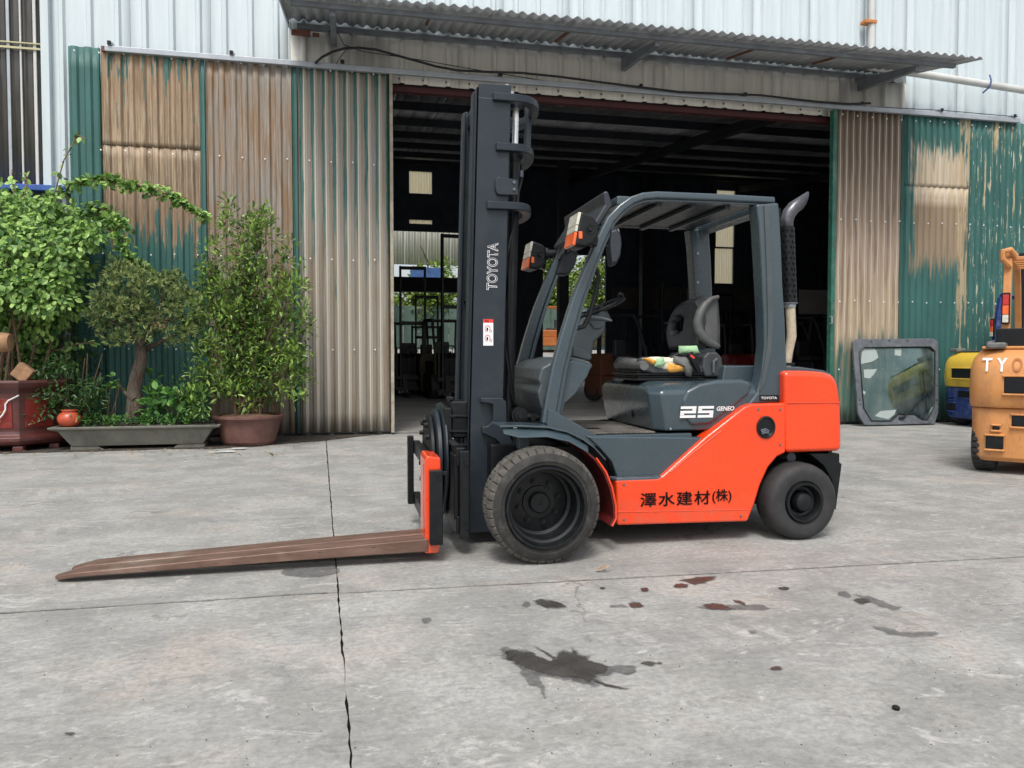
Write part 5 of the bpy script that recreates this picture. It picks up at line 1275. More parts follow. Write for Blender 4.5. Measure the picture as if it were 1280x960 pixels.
ot = gen_truck('faded orange forklift cropped by the right edge of the yard, seen from behind', (6.98, 6.36, 0), R_(40), MT['orange2'], MT['orange2'], MT['orange2'], 2.3, True, gy=.34)
for i, (ch, m_) in enumerate((('T', 'white'), ('Y', 'white'), ('O', 'orange2'), ('T', 'white'), ('A', 'white'))):
    y0 = .50-i*.118
    k = 1.0 if abs(y0-.07) < .3 else .97
    xr = -1.165 if i not in (0, 4) else -1.135
    me = text(ch, .125, MT[m_] if m_ == 'white' else plain('rust_orange_print', (.38,.13,.04), .7), ot, 'lettering', (0,0,0), (0,-1,0), (0,0,1), 0, off=.02, width=.082)
    # place on the rear face in the truck's own axes
    for v in me.data.vertices:
        c = v.co; yy = y0-.02 + (c.y + (ot.location.y)); zz = .965 + c.z
        a = max(0, abs(yy)-.355); xx = -1.163+.24-math.sqrt(max(.0001, .24**2-min(a, .236)**2)) + (zz-.98)*.38 - .002
        v.co = (xx, yy, zz)
# loop bracket and battery box on the orange truck
G().tube([(-.60,.32,1.98),(-.66,.38,2.05),(-.66,.38,2.12),(-.60,.32,2.14),(-.55,.28,2.08)], .028, 8).build('lifting_eye', MT['orange2'], ot, local=True)
G().box(-.86, -.62, .14, .40, 1.20, 1.37).build('filter_box', MT['black'], ot, bevel=.01, local=True)
G().tube([(-1.0,.42,1.22),(-.9,.46,1.235),(-.75,.36,1.26),(-.68,.42,1.23)], .012, 6).build('cable', MT['vinylg'], ot, local=True)
yt = gen_truck('yellow and navy blue forklift parked by the door, behind the orange one', (10.55, 9.98, 0), 0, MT['navy'], MT['navy'], MT['yellow2'], 2.35, True, frame=MT['navy'], gx=.42)

IN = 'forklifts parked inside the dark warehouse'
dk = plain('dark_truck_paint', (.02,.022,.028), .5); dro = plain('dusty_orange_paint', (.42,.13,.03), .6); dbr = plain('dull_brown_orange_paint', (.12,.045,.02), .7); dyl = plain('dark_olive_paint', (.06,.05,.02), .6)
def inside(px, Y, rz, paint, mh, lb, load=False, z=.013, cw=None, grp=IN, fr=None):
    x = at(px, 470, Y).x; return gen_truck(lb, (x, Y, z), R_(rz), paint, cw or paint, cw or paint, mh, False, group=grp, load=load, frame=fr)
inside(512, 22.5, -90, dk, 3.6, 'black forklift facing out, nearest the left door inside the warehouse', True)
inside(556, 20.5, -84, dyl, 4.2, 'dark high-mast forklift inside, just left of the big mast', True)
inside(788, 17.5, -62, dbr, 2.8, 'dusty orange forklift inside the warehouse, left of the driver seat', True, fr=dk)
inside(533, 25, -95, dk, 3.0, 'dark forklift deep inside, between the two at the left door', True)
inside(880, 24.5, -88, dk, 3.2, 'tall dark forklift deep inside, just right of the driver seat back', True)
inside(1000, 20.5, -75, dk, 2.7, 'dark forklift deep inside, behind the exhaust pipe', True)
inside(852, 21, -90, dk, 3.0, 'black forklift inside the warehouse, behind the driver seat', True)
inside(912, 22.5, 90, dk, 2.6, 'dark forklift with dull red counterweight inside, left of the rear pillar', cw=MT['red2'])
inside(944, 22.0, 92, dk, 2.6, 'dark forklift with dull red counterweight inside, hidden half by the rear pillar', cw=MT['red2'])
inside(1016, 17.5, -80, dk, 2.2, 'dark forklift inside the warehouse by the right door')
inside(686, 35.5, 178, dro, 2.6, 'orange forklift standing outside the rear doorway', z=1.40, grp='forklifts in the rear yard')
inside(757, 36.5, 5, dyl, 2.4, 'olive forklift outside the rear doorway, half hidden by its right post', z=1.46, grp='forklifts in the rear yard')

# ================================================================== LEANING WINDSCREEN
wsn = thing('windscreen', (9.2, 10.6, 0), 'framed forklift windscreen with wiper, leaning against the right sliding door', 'windscreen')
WY = lambda py: 10.50 + (530-py)/106*.26
def wp(px, py, d=0): v = at(px, py, WY(py)); return Vector((v.x, v.y-d, max(v.z, .004)))
outer = [(1070,424),(1118,423.5),(1166,423),(1171.5,428),(1171.5,470),(1171.5,516),(1167,529),(1155,529.5),(1140,530),(1120,530.5),(1100,531),(1080,531),(1072,518),(1068,470),(1065,428)]
inner = [(1079,434.5),(1118,434),(1161,433.5),(1167,439),(1167,470),(1166.5,508),(1157,525),(1150,523.5),(1141,517.5),(1121,517.5),(1112,526),(1088,526),(1078,510),(1075,470),(1072.5,440)]
n = len(outer); g = G()
for ring, d in ((outer, .025), (inner, .025), (outer, -.02), (inner, -.02)): g.v += [tuple(wp(a, b, d)) for a, b in ring]
for i in range(n):
    j = (i+1) % n; g.f += [(i, j, n+j, n+i), (2*n+i, 3*n+i, 3*n+j, 2*n+j), (i, 2*n+i, 2*n+j, j), (n+i, n+j, 3*n+j, 3*n+i)]
g.m = [0]*len(g.f); fr_ = g.build('frame', plain('scuffed_grey_frame', (.095,.105,.120), .5, 0, .3, 8, .2, 40, dirt=(.28,.28,.27), da=.35), wsn, bevel=.006)
G().tube([wp(a, b, .028) for a, b in inner+inner[:1]], .011, 6, cap=False).build('seal', MT['black'], fr_)
g = G(); g.v = [tuple(wp(a, b, .002)) for a, b in inner]+[tuple(wp(a, b, -.004)) for a, b in inner]; g.f = [tuple(range(n)), tuple(range(2*n-1, n-1, -1))]+[(i, n+i, n+(i+1)%n, (i+1)%n) for i in range(n)]; g.m = [0]*len(g.f)
gl = g.build('pane', MT['glass'], wsn, sm=0)
def sky_reflection():
    t = NT('milky_sky_reflection'); t.set(Base_Color=(.55,.62,.60), Roughness=.7, Alpha=.45); return t.m  # sky reflected in the pane, painted as milky see-through patches
MT['sky_reflection'] = sky_reflection()
for pts in ([(1077,435.5),(1094,435.5),(1098,447),(1090,452),(1076,455)], [(1118,435.5),(1126.5,435.5),(1126,445),(1118,444)], [(1079.5,462),(1096,461.5),(1092,468),(1087,473),(1080,472)], [(1077,487),(1082,490),(1080,494)], [(1093,520),(1100,514),(1120,512),(1118,518),(1110,524)]):
    g = G(); m = len(pts); g.v = [tuple(wp(a, b, .006)) for a, b in pts]+[tuple(wp(a, b, .004)) for a, b in pts]; g.f = [tuple(range(m)), tuple(range(2*m-1, m-1, -1))]; g.m = [0, 0]; g.build('sky_reflection_patch', MT['sky_reflection'], gl, sm=0, subd=-1)
wi = G().tube([wp(1125,522,.05), wp(1134,514,.05), wp(1148,498,.05), wp(1157,489,.05)], [.014,.011,.007,.006], 6).build('wiper_arm', MT['black'], wsn)
G().tube([wp(1151,464,.04), wp(1154,488,.045), wp(1156.5,512,.04)], .007, 6).build('wiper_blade', MT['black'], wi)
G().tube([wp(1122,523,.03), wp(1128,521,.06)], .022, 10).build('wiper_motor', MT['black'], wi)
for (a, b) in ((1088,427),(1110,426),(1133,426),(1169,482),(1169,500),(1073,500),(1074,505)): G().tube([wp(a,b,.026), wp(a,b,.034)], .010, 8).build('bolt', MT['black'], fr_)

# ================================================================== POTS AND PLANTS
def pt(px, py, Y): return at(px, py, Y)
# octagonal red pot
pc = Vector((-3.90, 10.24, 0))
op_ = thing('octagonal_pot', pc, 'large maroon octagonal glazed pot with red panels and a pale repaired crack', 'planter')
def octo(prof, nm, mt, par=op_, bv=.008):
    g = G(); rings = []
    for r, z in prof: rings.append([pc+Vector((r*math.cos(math.pi/8+k*math.pi/4), r*math.sin(math.pi/8+k*math.pi/4), z)) for k in range(8)])
    g.loft(rings); return g.build(nm, mt, par, bevel=bv, sm=0)
octo([(.50,.06),(.60,.09),(.63,.13),(.63,.17),(.575,.20),(.565,.24),(.60,.68),(.66,.75),(.68,.80),(.67,.83),(.60,.83),(.58,.79),(.57,.74)], 'body', MT['glaze'])
for k in range(8):
    a = math.pi/8+k*math.pi/4; G().box(pc.x+.52*math.cos(a)-.06, pc.x+.52*math.cos(a)+.06, pc.y+.52*math.sin(a)-.06, pc.y+.52*math.sin(a)+.06, .001, .075).build('foot', MT['glaze'], op_, bevel=.02)
for k in range(8):
    a = k*math.pi/4; nrm = Vector((math.cos(a), math.sin(a), 0)); tg = Vector((-math.sin(a), math.cos(a), 0)); ap = math.cos(math.pi/8)
    if nrm.y > .5: continue
    def P_(u, z, d): return pc + nrm*((.565+(z-.24)/.44*.035)*ap+d) + tg*u + Vector((0,0,z))
    g = G(); g.loft([[P_(-.155,z,.001), P_(.155,z,.001), P_(.155,z,.010), P_(-.155,z,.010)] for z in (.28, .62)]); pn = g.build('inset_panel', MT['redglaze'], op_, bevel=.004, sm=0)
    G().tube([P_(-.03,.34,.012), P_(.04,.36,.012), P_(.0,.42,.012), P_(.05,.47,.012)], .008, 6).build('gold_motif', MT['gold'], pn)
    G().tube([P_(-.09,.31,.012), P_(-.05,.33,.012), P_(-.09,.36,.012)], .007, 6).build('gold_motif', MT['gold'], pn)
G().tube([pc+Vector((u, -.57*math.cos(math.pi/8)-.045, z)) for u, z in ((.0,.36),(.07,.44),(.10,.50),(.10,.56),(.13,.60),(.24,.66))], .009, 6).build('crack_filler', plain('white_filler', (.7,.7,.68), .8), op_)
G().lathe([(0,.755),(.3,.775),(.56,.75)], pc, 'Z', 24).build('soil', MT['soil'], op_)
p = pt(29, 466, 9.78); G().box(p.x-.09, p.x+.09, p.y-.05, p.y+.05, p.z-.09, p.z+.09, rot=Matrix.Rotation(R_(38), 3, 'Y')).build('brick', MT['wood'], None, label='brown wooden block tilted on the rim of the octagonal pot', cat='wood block', bevel=.01)
p = pt(3, 428, 9.7); g = G(); g.lathe([(0,-.09),(.10,-.085),(.115,0),(.10,.085),(0,.09)], p, 'X', 16); g.build('wood_stump', MT['wood'], None, label='short sawn log hung in the vine at the left edge', cat='log')
# long trough
tc_ = Vector((-2.42, 9.93, 0))
th_ = thing('stone_trough', tc_, 'long grey concrete trough with flared rim holding the bonsai', 'planter')
def rect(hx, hy, z): return [tc_+Vector((sx*hx, sy*hy, z)) for sx, sy in ((-1,-1),(1,-1),(1,1),(-1,1))]
G().loft([rect(.72,.21,.052), rect(.74,.22,.08), rect(.84,.29,.235), rect(.93,.33,.26), rect(.94,.335,.285), rect(.90,.31,.290), rect(.86,.28,.27)]).build('basin', MT['trough'], th_, bevel=.008, seg=2)
for s in (-1, 1): G().prism([(tc_.x+s*.74, .001), (tc_.x+s*.38, .001), (tc_.x+s*.40, .025), (tc_.x+s*.45, .055), (tc_.x+s*.74, .055)], tc_.y-.20, tc_.y+.20).build('foot', MT['trough'], th_, bevel=.008)
g = G(); NXs, NYs = 40, 10
for j in range(NYs+1):
    for i in range(NXs+1):
        x = tc_.x-.87+1.74*i/NXs; y = tc_.y-.285+.57*j/NYs; g.v.append((x, y, .272+.035*mnoise.noise(Vector((x*6, y*6, 0)))+.02*math.sin(math.pi*j/NYs)))
g.f = [(j*(NXs+1)+i, j*(NXs+1)+i+1, (j+1)*(NXs+1)+i+1, (j+1)*(NXs+1)+i) for j in range(NYs) for i in range(NXs)]; g.m = [0]*len(g.f)
g.build('soil', MT['soil'], th_, subd=-1)
# small jar
jc = pt(87, 531, 9.72); jc.z = .292
jr = thing('clay_jar', jc, 'small round orange clay jar standing on the left end of the trough', 'jar')
G().lathe([(0,0),(.075,.002),(.11,.03),(.128,.075),(.125,.115),(.10,.15),(.075,.165),(.075,.178),(.088,.185),(.086,.192),(.06,.185),(.05,.15),(0,.14)], jc, 'Z', 28).build('body', MT['jar'], jr)
G().tube([jc+Vector((.095,-.088,.05)), jc+Vector((.105,-.075,.10)), jc+Vector((.115,-.05,.12)), jc+Vector((.118,-.05,.07))], .008, 6).build('gold_motif', MT['gold'], jr)
# round brown pot
rc = Vector((-1.20, 9.98, 0))
rp_ = thing('round_pot', rc, 'low round brown clay pot with a wide lip, under the tall shrub', 'planter')
G().lathe([(0,.001),(.28,.001),(.30,.02),(.315,.05),(.325,.052),(.335,.10),(.365,.20),(.375,.27),(.385,.29),(.42,.335),(.435,.345),(.435,.372),(.42,.380),(.375,.368),(.36,.33)], rc, 'Z', 48).build('body', MT['terra'], rp_)
g = G(); g.lathe([(0,.40),(.15,.392),(.30,.365),(.375,.345)], rc, 'Z', 30)
g.v = [(x, y, z+.02*mnoise.noise(Vector((x*9, y*9, 1)))) for x, y, z in g.v]; g.build('soil', plain('dry_brown_litter', (.15,.09,.055), .95, 0, .5, 22, .8, 50), rp_)

Z1 = Vector((0, 0, 1))
def clump(g, c, r, n, s0, s1, shape=LEAF, droop=.35, out=1.0, flat=1.0, face=None):
    for q in range(n):
        d = rand_unit(); d.z *= flat
        p = c + d*(r*random.uniform(.35, 1))
        dirv = (d*out + rand_unit()*.7 + Vector((0, 0, -droop)))
        leaf(g, p, dirv, (Z1+rand_unit()*.6).normalized() if face is None else (face+rand_unit()*.5), random.uniform(s0, s1), shape)
# vine
vn = thing('vine', (-3.9, 10.3, .8), 'leafy green climbing vine spilling over the octagonal pot and arching over the door', 'vine')
g = G(); rv = random.Random(3)
def inpoly(x, y, P):
    c = False; j = len(P)-1
    for i in range(len(P)):
        if (P[i][1] > y) != (P[j][1] > y) and x < (P[j][0]-P[i][0])*(y-P[i][1])/(P[j][1]-P[i][1])+P[i][0]: c = not c
        j = i
    return c
VP = [(-60,240),(20,238),(48,247),(92,264),(118,280),(130,300),(124,316),(104,330),(98,355),(94,380),(84,400),(76,425),(60,450),(58,478),(-60,480)]
cnt = 0
while cnt < 330:
    x, y = rv.uniform(-60, 150), rv.uniform(236, 480)
    if not inpoly(x, y, VP): continue
    edge = min(1, (y-230)/90); Y = 10.45-.65*math.sin(min(1, edge)*1.5)*(1 if x < 90 else .6)+rv.uniform(-.12, .25)
    if mnoise.noise(Vector((x*.035, y*.035, 2))) < -.18: Y += .38
    if y > 385: Y = max(Y, 10.15+min(.4, (y-385)/60*.4)+rv.uniform(-.05, .15))
    clump(g, pt(x, y, Y), .15, 27, .055, .10, LEAF, .55, .8, face=Vector((0,-.8,.7))); cnt += 1
for k in range(60):        # dark filling behind
    x, y = rv.uniform(-60, 95), rv.uniform(290, 480); clump(g, pt(x, y, 10.6), .22, 22, .07, .10)
paths = [[(50,252),(78,236),(100,228),(122,224),(140,226),(160,230),(180,234),(200,240),(222,249),(240,260),(258,273)],
         [(100,262),(122,268),(140,280),(150,296),(156,312),(168,328),(184,340),(200,352)], [(110,258),(132,262),(148,272),(160,284)],
         [(98,166),(90,182),(80,200),(74,220),(68,244)], [(15,212),(16,228),(18,245)], [(33,216),(33,232),(30,250)], [(92,172),(100,170),(108,174)], [(60,440),(80,436),(98,430),(118,428)]]
dens = [(24, .10), (26, .12), (20, .11), (2, .03), (3, .05), (4, .06), (1, .02), (4, .05)]
st2 = G()
for P, (dn, rad) in zip(paths, dens):
    W_ = [pt(a, b, 10.35-.25*min(1, i/3)) for i, (a, b) in enumerate(P)]
    st2.tube(W_, .008, 5)
    for i in range(len(W_)-1):
        for q in range(dn*2):
            p = W_[i].lerp(W_[i+1], random.random()) + rand_unit()*random.uniform(0, rad*(1 if i < len(W_)-2 else .6))
            leaf(g, p, rand_unit()+Vector((.3,-.3,-.35)), (Z1+Vector((0,-.7,0))+rand_unit()*.5), random.uniform(.065,.10))
g.build('foliage', MT['vine'], vn, sm=0, subd=-1, kind='stuff')
for i in range(9):
    a = pc+Vector((random.uniform(-.3,.3), random.uniform(-.2,.2), .76)); st2.tube([a, a+Vector((random.uniform(-.1,.3), .0, .5)), a+Vector((random.uniform(-.2,.5), .1, 1.1)), a+Vector((random.uniform(-.2,.6), 0, 1.6))], [.018,.014,.010,.006], 6)
st2.build('stem', MT['twig'], vn, kind='stuff')
# dark low bush right of the octagonal pot
db = thing('low_bush', (-3.3, 9.95, .3), 'dark glossy bush between the octagonal pot and the bonsai trough', 'bush')
g = G()
for k in range(120):
    x = random.uniform(40, 128); y = random.uniform(452 if x < 90 else 478, 520); clump(g, pt(x, y, random.uniform(9.65, 10.15)), .10, 13, .05, .085, LONG, .2, 1.0)
for k in range(70):
    x = random.uniform(0, 118); y = random.uniform(405, 470); clump(g, pt(x, y, 10.5), .14, 10, .05, .08, LONG, .2)
g.build('foliage', MT['darkleaf'], db, sm=0, subd=-1, kind='stuff')
g = G()
for k in range(12): a = pt(random.uniform(70,110), 535, 10.0); a.z = .28; g.tube([a, a+Vector((random.uniform(-.3,.3), random.uniform(-.15,.1), random.uniform(.3,.9)))], [.010,.005], 5)
g.build('stem', MT['twig'], db, kind='stuff')
# bright herbs at the foot
def plant(name, label, cat, loc, pts, mat, sizes, shape, n, r, group=None):
    t = thing(name, loc, label, cat, group); g = G()
    for (x, y, Y) in pts: clump(g, pt(x, y, Y), r, n, *sizes, shape, .1, 1.0)
    g.build('foliage', MT[mat], t, sm=0, subd=-1, kind='stuff')
    s = G()
    for k in range(6): x, y, Y = random.choice(pts); q = pt(x, y, Y); s.tube([Vector((loc[0]+random.uniform(-.06,.06), loc[1], .27)), q], [.006,.003], 4)
    s.build('stem', MT['twig'], t, kind='stuff'); return t
plant('leafy_plant', 'broad-leaved bright green plant in the trough, just right of the bonsai trunk', 'plant', (-2.0, 10.0, .28), [(random.uniform(182,258), random.uniform(488,526), random.uniform(9.75,10.1)) for _ in range(34)]+[(random.uniform(185,205), random.uniform(468,490), 10.05) for _ in range(5)], 'herb', (.07,.12), LEAF, 9, .09)
plant('leafy_plant', 'small leafy sprout left of the bonsai trunk in the trough', 'plant', (-2.8, 10.0, .28), [(138,478,10.0),(146,474,10.0),(133,484,10),(150,482,10.0)], 'herb', (.08,.12), LEAF, 4, .06)
g = G()
for k in range(90): x = random.uniform(98, 258); clump(g, pt(x, random.uniform(521,529), random.uniform(9.68,9.85)), .035, 7, .025, .05, LEAF, -.3)
g.build('ground_weeds', MT['herb'], None, sm=0, subd=-1, kind='stuff', label='low green weeds covering the soil of the trough', cat='weeds')
# bonsai
bo_ = thing('bonsai_tree', (-2.38, 9.98, .27), 'bonsai juniper with a twisted trunk and dense rounded crown in the trough', 'tree')
tr_ = [pt(a, b, 9.98) for a, b in ((171,522),(169,505),(168,485),(172,465),(178,448),(176,432),(172,415))]
g = G(); g.tube(tr_, [.13,.095,.082,.078,.068,.062,.045], 14)
g.v = [(x+.022*mnoise.noise(Vector((x*14,y*14,z*4))), y+.022*mnoise.noise(Vector((x*14+5,y*14,z*4))), z) for x, y, z in g.v]
tk = g.build('trunk', MT['bark'], bo_, sm=60)
brs = [[(173,430),(155,412),(138,400)],[(174,432),(195,410),(222,392)],[(174,420),(170,385),(165,350)],[(176,425),(200,385),(212,350)],[(172,425),(150,385),(140,365)],[(168,500),(156,490),(146,478)],[(176,440),(205,425),(232,412)]]
g = G()
for b in brs: g.tube([pt(x, y, 9.98+(i-1)*.08*random.choice((-1,1))) for i, (x, y) in enumerate(b)], [.035,.024,.010], 8)
g.build('branch', MT['bark'], bo_, kind='stuff')
BP = [(112,398),(116,378),(128,360),(134,338),(146,322),(160,318),(174,334),(188,345),(200,338),(212,334),(228,345),(246,356),(256,378),(258,402),(250,418),(228,426),(208,425),(192,414),(178,424),(158,430),(138,428),(122,414)]
g = G(); cnt = 0
TUFT = ((0,0,0),(.09,.35,.02),(.07,.75,.0),(0,1,.05),(-.07,.75,.0),(-.09,.35,.02))
while cnt < 250:
    x, y = random.uniform(115, 256), random.uniform(312, 432)
    if not inpoly(x, y, BP): continue
    if mnoise.noise(Vector((x*.075, y*.075, 9))) < -.05: continue
    c = pt(x, y, 9.95+random.uniform(-.32,.30))
    for q in range(9):
        cc = c+rand_unit()*random.uniform(.02,.09); ax_ = (cc-c).normalized()+Vector((0,-.2,.7))
        for w_ in range(8): leaf(g, cc, ax_+rand_unit()*.8, rand_unit(), random.uniform(.045,.075), TUFT)
    cnt += 1
g.build('foliage', MT['juniper'], bo_, sm=0, subd=-1, kind='stuff')
g = G(); clump(g, pt(200,402,9.68), .08, 60, .03, .06, TUFT); g.build('dead_twigs', MT['deadleaf'], bo_, sm=0, subd=-1, kind='stuff')
# tall shrub
sb = thing('potted_shrub', (rc.x, rc.y, .38), 'tall many-stemmed evergreen shrub with small glossy leaves in the round brown pot', 'shrub')
SP = [(262,300),(275,262),(285,250),(300,262),(312,262),(325,258),(342,268),(352,285),(365,300),(372,330),(385,345),(388,380),(390,420),(388,460),(380,495),(360,510),(330,505),(310,512),(285,508),(262,520),(235,512),(216,500),(222,480),(240,468),(238,440),(236,400),(240,360),(250,330)]
g = G(); s = G()
for k in range(84):
    while True:
        x, y = random.uniform(215, 392), random.uniform(255, 480)
        if inpoly(x, y, SP): break
    tip = pt(x, y, 9.98+random.uniform(-.42, .38)); base = rc+Vector((random.uniform(-.16,.16), random.uniform(-.12,.12), .36))
    mid = base.lerp(tip, .45)+Vector(((tip.x-base.x)*-.12, 0, .12)); P = [base, base.lerp(mid, .5)+Vector((0,0,.03)), mid, mid.lerp(tip, .6), tip]
    s.tube(P, [.013,.011,.008,.006,.003], 5)
    L_ = (tip-base).length
    for q in range(int(75*L_)):
        t_ = random.uniform(.22 if L_ > .6 else .1, 1); i = min(3, int(t_*4)); p = P[i].lerp(P[i+1], t_*4-i)
        p += rand_unit()*random.uniform(.02, .16)
        if random.random() < .12: continue
        dd = rand_unit()+Vector((0,-.15,.55)); 
        for w_ in range(2): leaf(g, p, dd+rand_unit()*.7, Z1+rand_unit()*.6, random.uniform(.045,.085), LONG)
cnt = 0
while cnt < 230:
    x, y = random.uniform(215, 392), random.uniform(252, 515)
    if not inpoly(x, y, SP): continue
    if mnoise.noise(Vector((x*.045, y*.045, 5))) < -.12 and y < 470: continue
    c = pt(x, y, 9.98+random.uniform(-.42, .30)); clump(g, c, .10, 17, .05, .10, LONG, -.35, 1.0); cnt += 1
g.build('foliage', MT['shrub'], sb, sm=0, subd=-1, kind='stuff'); s.build('stem', MT['twig'], sb, kind='stuff')

# ================================================================== MARKS AND LITTER ON THE YARD
SZ = [.0012]
def stain(pts, mat, name, label, seed=0, amp=.012, sub=6):
    raw = [gr(a, b) for a, b in pts]; out = []
    for i, p in enumerate(raw):
        q = raw[(i+1) % len(raw)]
        for k in range(sub):
            r = p.lerp(q, k/sub); out.append((r.x+amp*mnoise.noise(Vector((r.x*28, r.y*28, seed)))+amp*.5*mnoise.noise(Vector((r.x*80, r.y*80, seed))), r.y+amp*mnoise.noise(Vector((r.x*28+9, r.y*28, seed)))))
    SZ[0] += .00012
    if mat != 'damp' and max(a for a, b in pts)-min(a for a, b in pts) > 9:
        mx_ = sum(p[0] for p in out)/len(out); my_ = sum(p[1] for p in out)/len(out)
        wide = [(mx_+(x-mx_)*1.10+.012*mnoise.noise(Vector((x*20, y*20, seed+7))), my_+(y-my_)*1.22+.02*mnoise.noise(Vector((x*20, y*20, seed+3)))) for x, y in out]
        edge_ = wide
    else: edge_ = None
    def sheet_(pts2, z, nm, m_, par, ins, **k):
        x0, x1 = min(q[0] for q in pts2)-.01, max(q[0] for q in pts2)+.01; y0, y1 = min(q[1] for q in pts2)-.01, max(q[1] for q in pts2)+.01
        st = max(.005, max(x1-x0, y1-y0)/70); nx, ny = int((x1-x0)/st)+2, int((y1-y0)/st)+2; n = len(pts2); vs, val = [], []
        for j in range(ny):
            for i in range(nx):
                X_, Y_ = x0+i*st, y0+j*st; d = 1e9
                for k2 in range(n):
                    ax, ay = pts2[k2]; bx_, by_ = pts2[(k2+1) % n]; ex, ey = bx_-ax, by_-ay; t_ = max(0, min(1, ((X_-ax)*ex+(Y_-ay)*ey)/(ex*ex+ey*ey+1e-12)))
                    d = min(d, (X_-ax-ex*t_)**2+(Y_-ay-ey*t_)**2)
                ins_ = inpoly(X_, Y_, pts2); vs.append((X_, Y_, z)); val.append(min(1.0, .32+math.sqrt(d)/ins) if ins_ else max(0, .32-math.sqrt(d)/ins*2))
        fs = [(j*nx+i, j*nx+i+1, (j+1)*nx+i+1, (j+1)*nx+i) for j in range(ny-1) for i in range(nx-1) if max(val[j*nx+i], val[j*nx+i+1], val[(j+1)*nx+i+1], val[(j+1)*nx+i]) > 0]
        me = bpy.data.meshes.new(nm); me.from_pydata(vs, [], fs); me.materials.append(MT[m_]); o = bpy.data.objects.new(nm, me); COL.objects.link(o)
        at2 = me.attributes.new('edge', 'FLOAT', 'POINT'); at2.data.foreach_set('value', val)
        bm = bmesh.new(); bm.from_mesh(me); bmesh.ops.delete(bm, geom=[v for v in bm.verts if not v.link_faces], context='VERTS'); bm.to_mesh(me); bm.free()
        if par: o.parent = par
        return tag(o, **k)
    so_ = sheet_(out, SZ[0], name, mat, None, .016, label=label, cat='stain')
    if edge_: sheet_(edge_, .0006+SZ[0]*.2, 'damp_edge', 'damp', so_, .03)
def ell(cx_, cy_, rx, ry, n=9): return [(cx_+rx*math.cos(2*math.pi*k/n), cy_+ry*math.sin(2*math.pi*k/n)) for k in range(n)]
stain([(756,832),(775,832),(796,834),(798,840),(785,844),(766,841),(752,846)], 'damp', 'damp_patch', 'grey damp tail at the right end of the big oil puddle', 1)
stain([(648,832),(660,838),(678,842),(676,852),(682,862),(683,873),(680,874),(676,862),(664,857),(655,850)], 'damp', 'damp_patch', 'grey damp run below the left end of the big oil puddle', 2)
stain([(720,846),(742,850),(744,855),(728,856),(714,851)], 'damp', 'damp_patch', 'grey damp rim under the middle of the big oil puddle', 21)
stain([(633,817),(640,813),(657,815),(675,821),(690,827),(697,822),(702,814),(712,816),(720,812.5),(724,820),(737,826),(750,830),(762,834),(752,842),(742,849),(738,853),(722,848),(700,847),(682,843),(664,838),(648,831),(636,825)], 'wet', 'oil_puddle', 'largest dark oil puddle on the concrete in front of the forklift', 3, .018)
stain([(672,810),(684,816),(696,823),(692,824),(680,817)], 'wet', 'oil_streak', 'thin dark streak above the big oil puddle', 4, .006)
stain([(742,849),(760,856),(786,861),(784,862),(758,859),(742,852)], 'wet', 'oil_streak', 'thin dark streak trailing right below the big oil puddle', 5, .004)
stain(ell(811,829.5,9,2.2), 'wet', 'oil_spot', 'narrow dark oil spot right of the big puddle', 6); stain(ell(825,829.5,4,1.6), 'wet', 'oil_spot', 'tiny dark oil dot at the right end of the narrow spot', 7)
stain([(668,753),(674,749.5),(684,751),(697,753),(711,758),(700,760),(684,760),(675,757)], 'wet', 'oil_spot', 'dark oil spot with a tail midway between front wheel and big puddle', 8)
stain(ell(658,756.5,5.5,4.2), 'damp', 'oil_spot', 'small round grey spot left of the tailed oil spot', 9, .006)
stain([(849,726),(862,724),(876,722),(893,721),(890,725),(880,729),(868,731),(858,728)], 'redstain', 'red_stain', 'upper ragged red brown fluid stain below the rear wheel', 10, .014)
stain(ell(851,732.5,8.5,2.8), 'redstain', 'red_stain', 'small oval red stain touching the upper ragged one', 11); stain(ell(806,737.3,5.5,2.5), 'redstain', 'red_stain', 'tiny red spot left of the upper ragged stain', 12)
stain([(762,757),(775,756),(792,759),(780,760),(766,760)], 'damp', 'damp_patch', 'grey smear left of the middle red spot', 13); stain([(785,757),(792,753),(800,754),(806,758),(800,760),(790,760)], 'redstain', 'red_stain', 'middle red spot at the end of a grey smear', 14)
stain([(868,759),(900,757),(930,756),(955,757),(964,761),(955,764),(925,763),(890,763)], 'damp', 'damp_patch', 'long grey smear behind the lower red stain', 15); stain([(878,757),(890,754),(902,756),(915,761),(905,763),(890,762)], 'redstain', 'red_stain', 'lower ragged red stain lying on the long grey smear', 16)
stain([(915,750),(922,751),(933,755),(930,758),(920,754)], 'redstain', 'red_stain', 'slim slanting red streak right of the lower red stain', 17)
stain(ell(1078,751.5,9,3), 'wet', 'oil_spot', 'dark oil spot far right of the red stains', 18); stain([(1046,741),(1056,739),(1065,746),(1060,749),(1048,745)], 'damp', 'oil_spot', 'grey spot just left of the far right oil spot', 19)
stain([(1068,744),(1092,747),(1112,756),(1128,760),(1118,764),(1098,758),(1080,750)], 'damp', 'damp_patch', 'faint grey smear beyond the far right oil spot', 20)
stain(ell(971,836,6.5,2.6), 'redstain', 'red_stain', 'lone small red brown dot in the lower right foreground', 22, .005)
stain(ell(941,791,6,2), 'damp', 'oil_spot', 'small faint grey dot above the lone red dot', 23, .005); stain(ell(980,736,7,2), 'wet', 'oil_spot', 'small dark mark near the long joint, right of the red stains', 24, .005); stain(ell(753,736,4,1.5), 'wet', 'oil_spot', 'very small dark dot between the front wheel and the red stains', 25, .004)
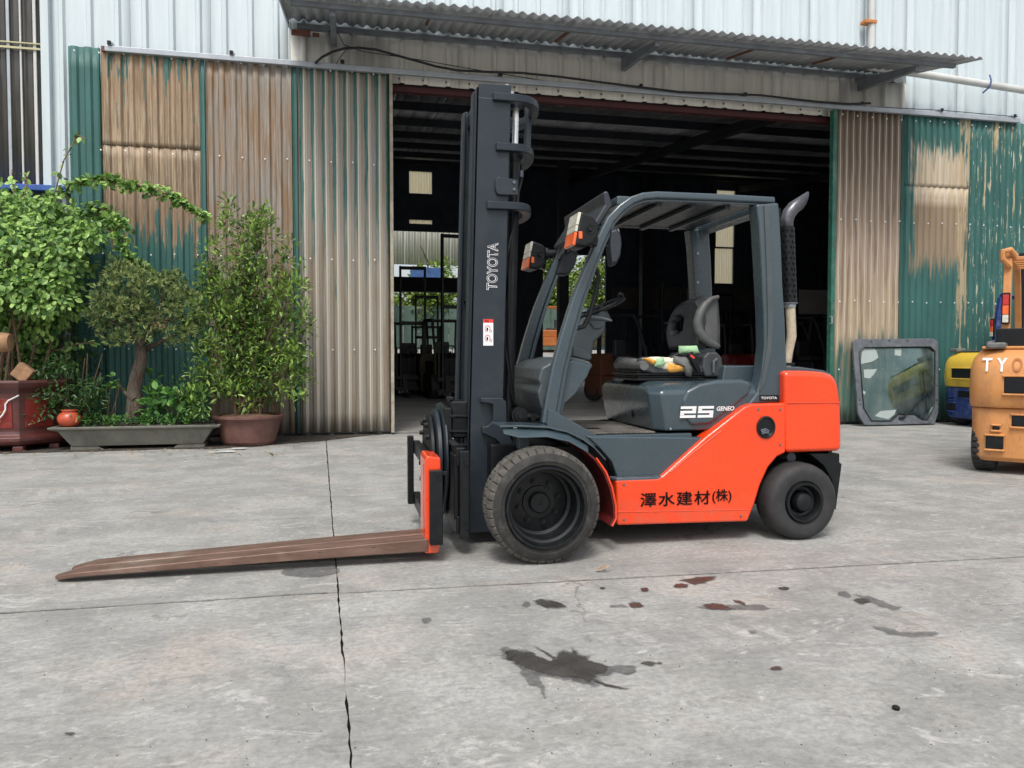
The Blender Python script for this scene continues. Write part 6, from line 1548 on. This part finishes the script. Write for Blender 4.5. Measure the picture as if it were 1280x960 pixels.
stain([(355,712),(420,709),(424,716),(400,722),(370,722),(350,718)], 'damp', 'damp_patch', 'grey rubbed patch under the middle of the forks', 26); stain(ell(533,777,7,4), 'damp', 'oil_spot', 'grey spot right of the joint below the fork heel', 27); stain(ell(88,918,7,1.8), 'wet', 'oil_spot', 'small dark fleck at the lower left', 28, .004)
stain(ell(637,820,5,5), 'wet', 'oil_spot', 'round dark end of the big oil puddle', 29)
stain([(1085,782),(1110,786),(1130,792),(1170,790),(1174,795),(1140,798),(1110,794)], 'damp', 'damp_patch', 'worn grey flake mark at the right of the yard', 30, .02)
g = G(); p = gr(745, 714, .01)
for k in range(5): leaf(g, p+Vector((k*.012,random.uniform(-.01,.01),.004*k)), Vector((1,random.uniform(-1,1),.3)), Z1, random.uniform(.03,.06), LONG)
g.build('dead_leaf', MT['deadleaf'], None, sm=0, subd=-1, label='curled dry leaf on the ground right of the front wheel', cat='leaf')
g = G(); p = gr(1120, 883, .01); g.lathe([(0,0),(.011,.0),(.012,.008),(.006,.012),(0,.012)], (p.x, p.y, .001), 'Z', 10); g.build('bottle_cap', MT['black'], None, label='tiny dark cap on the concrete, lower right', cat='cap')
# fine litter: flecks of grit and leaf bits
g = G()
for k in range(300):
    px, py = random.uniform(-40, 1320), 560+400*random.random()**1.3; p = gr(px, py); s_ = random.uniform(.0015, .004)
    a = random.uniform(0, 6.28)
    g.add([(p.x+s_*math.cos(a+u)*r, p.y+s_*math.sin(a+u)*r, h) for u, r, h in ((0,1,.001),(2,.8,.001),(4,1.2,.001),(1,.2,.004))], [(0,1,3),(1,2,3),(2,0,3),(0,2,1)])
g.build('grit', MT['soil'], None, sm=0, subd=-1, kind='stuff', label='scattered dark grit over the concrete yard', cat='grit')
g = G()
for k in range(150):
    px = random.uniform(-20, 400); p = gr(px, random.uniform(548, 572)); leaf(g, Vector((p.x, min(p.y, 10.7), .014)), Vector((random.uniform(-1,1), random.uniform(-1,1), .1)), Z1, random.uniform(.03, .07), LEAF if k % 2 else LONG)
g.build('leaf_litter', MT['deadleaf'], None, sm=0, subd=-1, kind='stuff', label='dry fallen leaves along the foot of the pots', cat='leaves')
for i, (a, b, w_) in enumerate(((283,566,.16),(300,562,.10))):
    p = gr(a, b); G().prism(blob(p.x, p.y, w_, .05, 12, .8, i*3.1), .013, .02, 'Z').build('bark_piece', MT['pvc'], None, sm=0, label=('flat pale scrap lying left of the round pot foot', 'small pale scrap under the round pot')[i], cat='scrap')
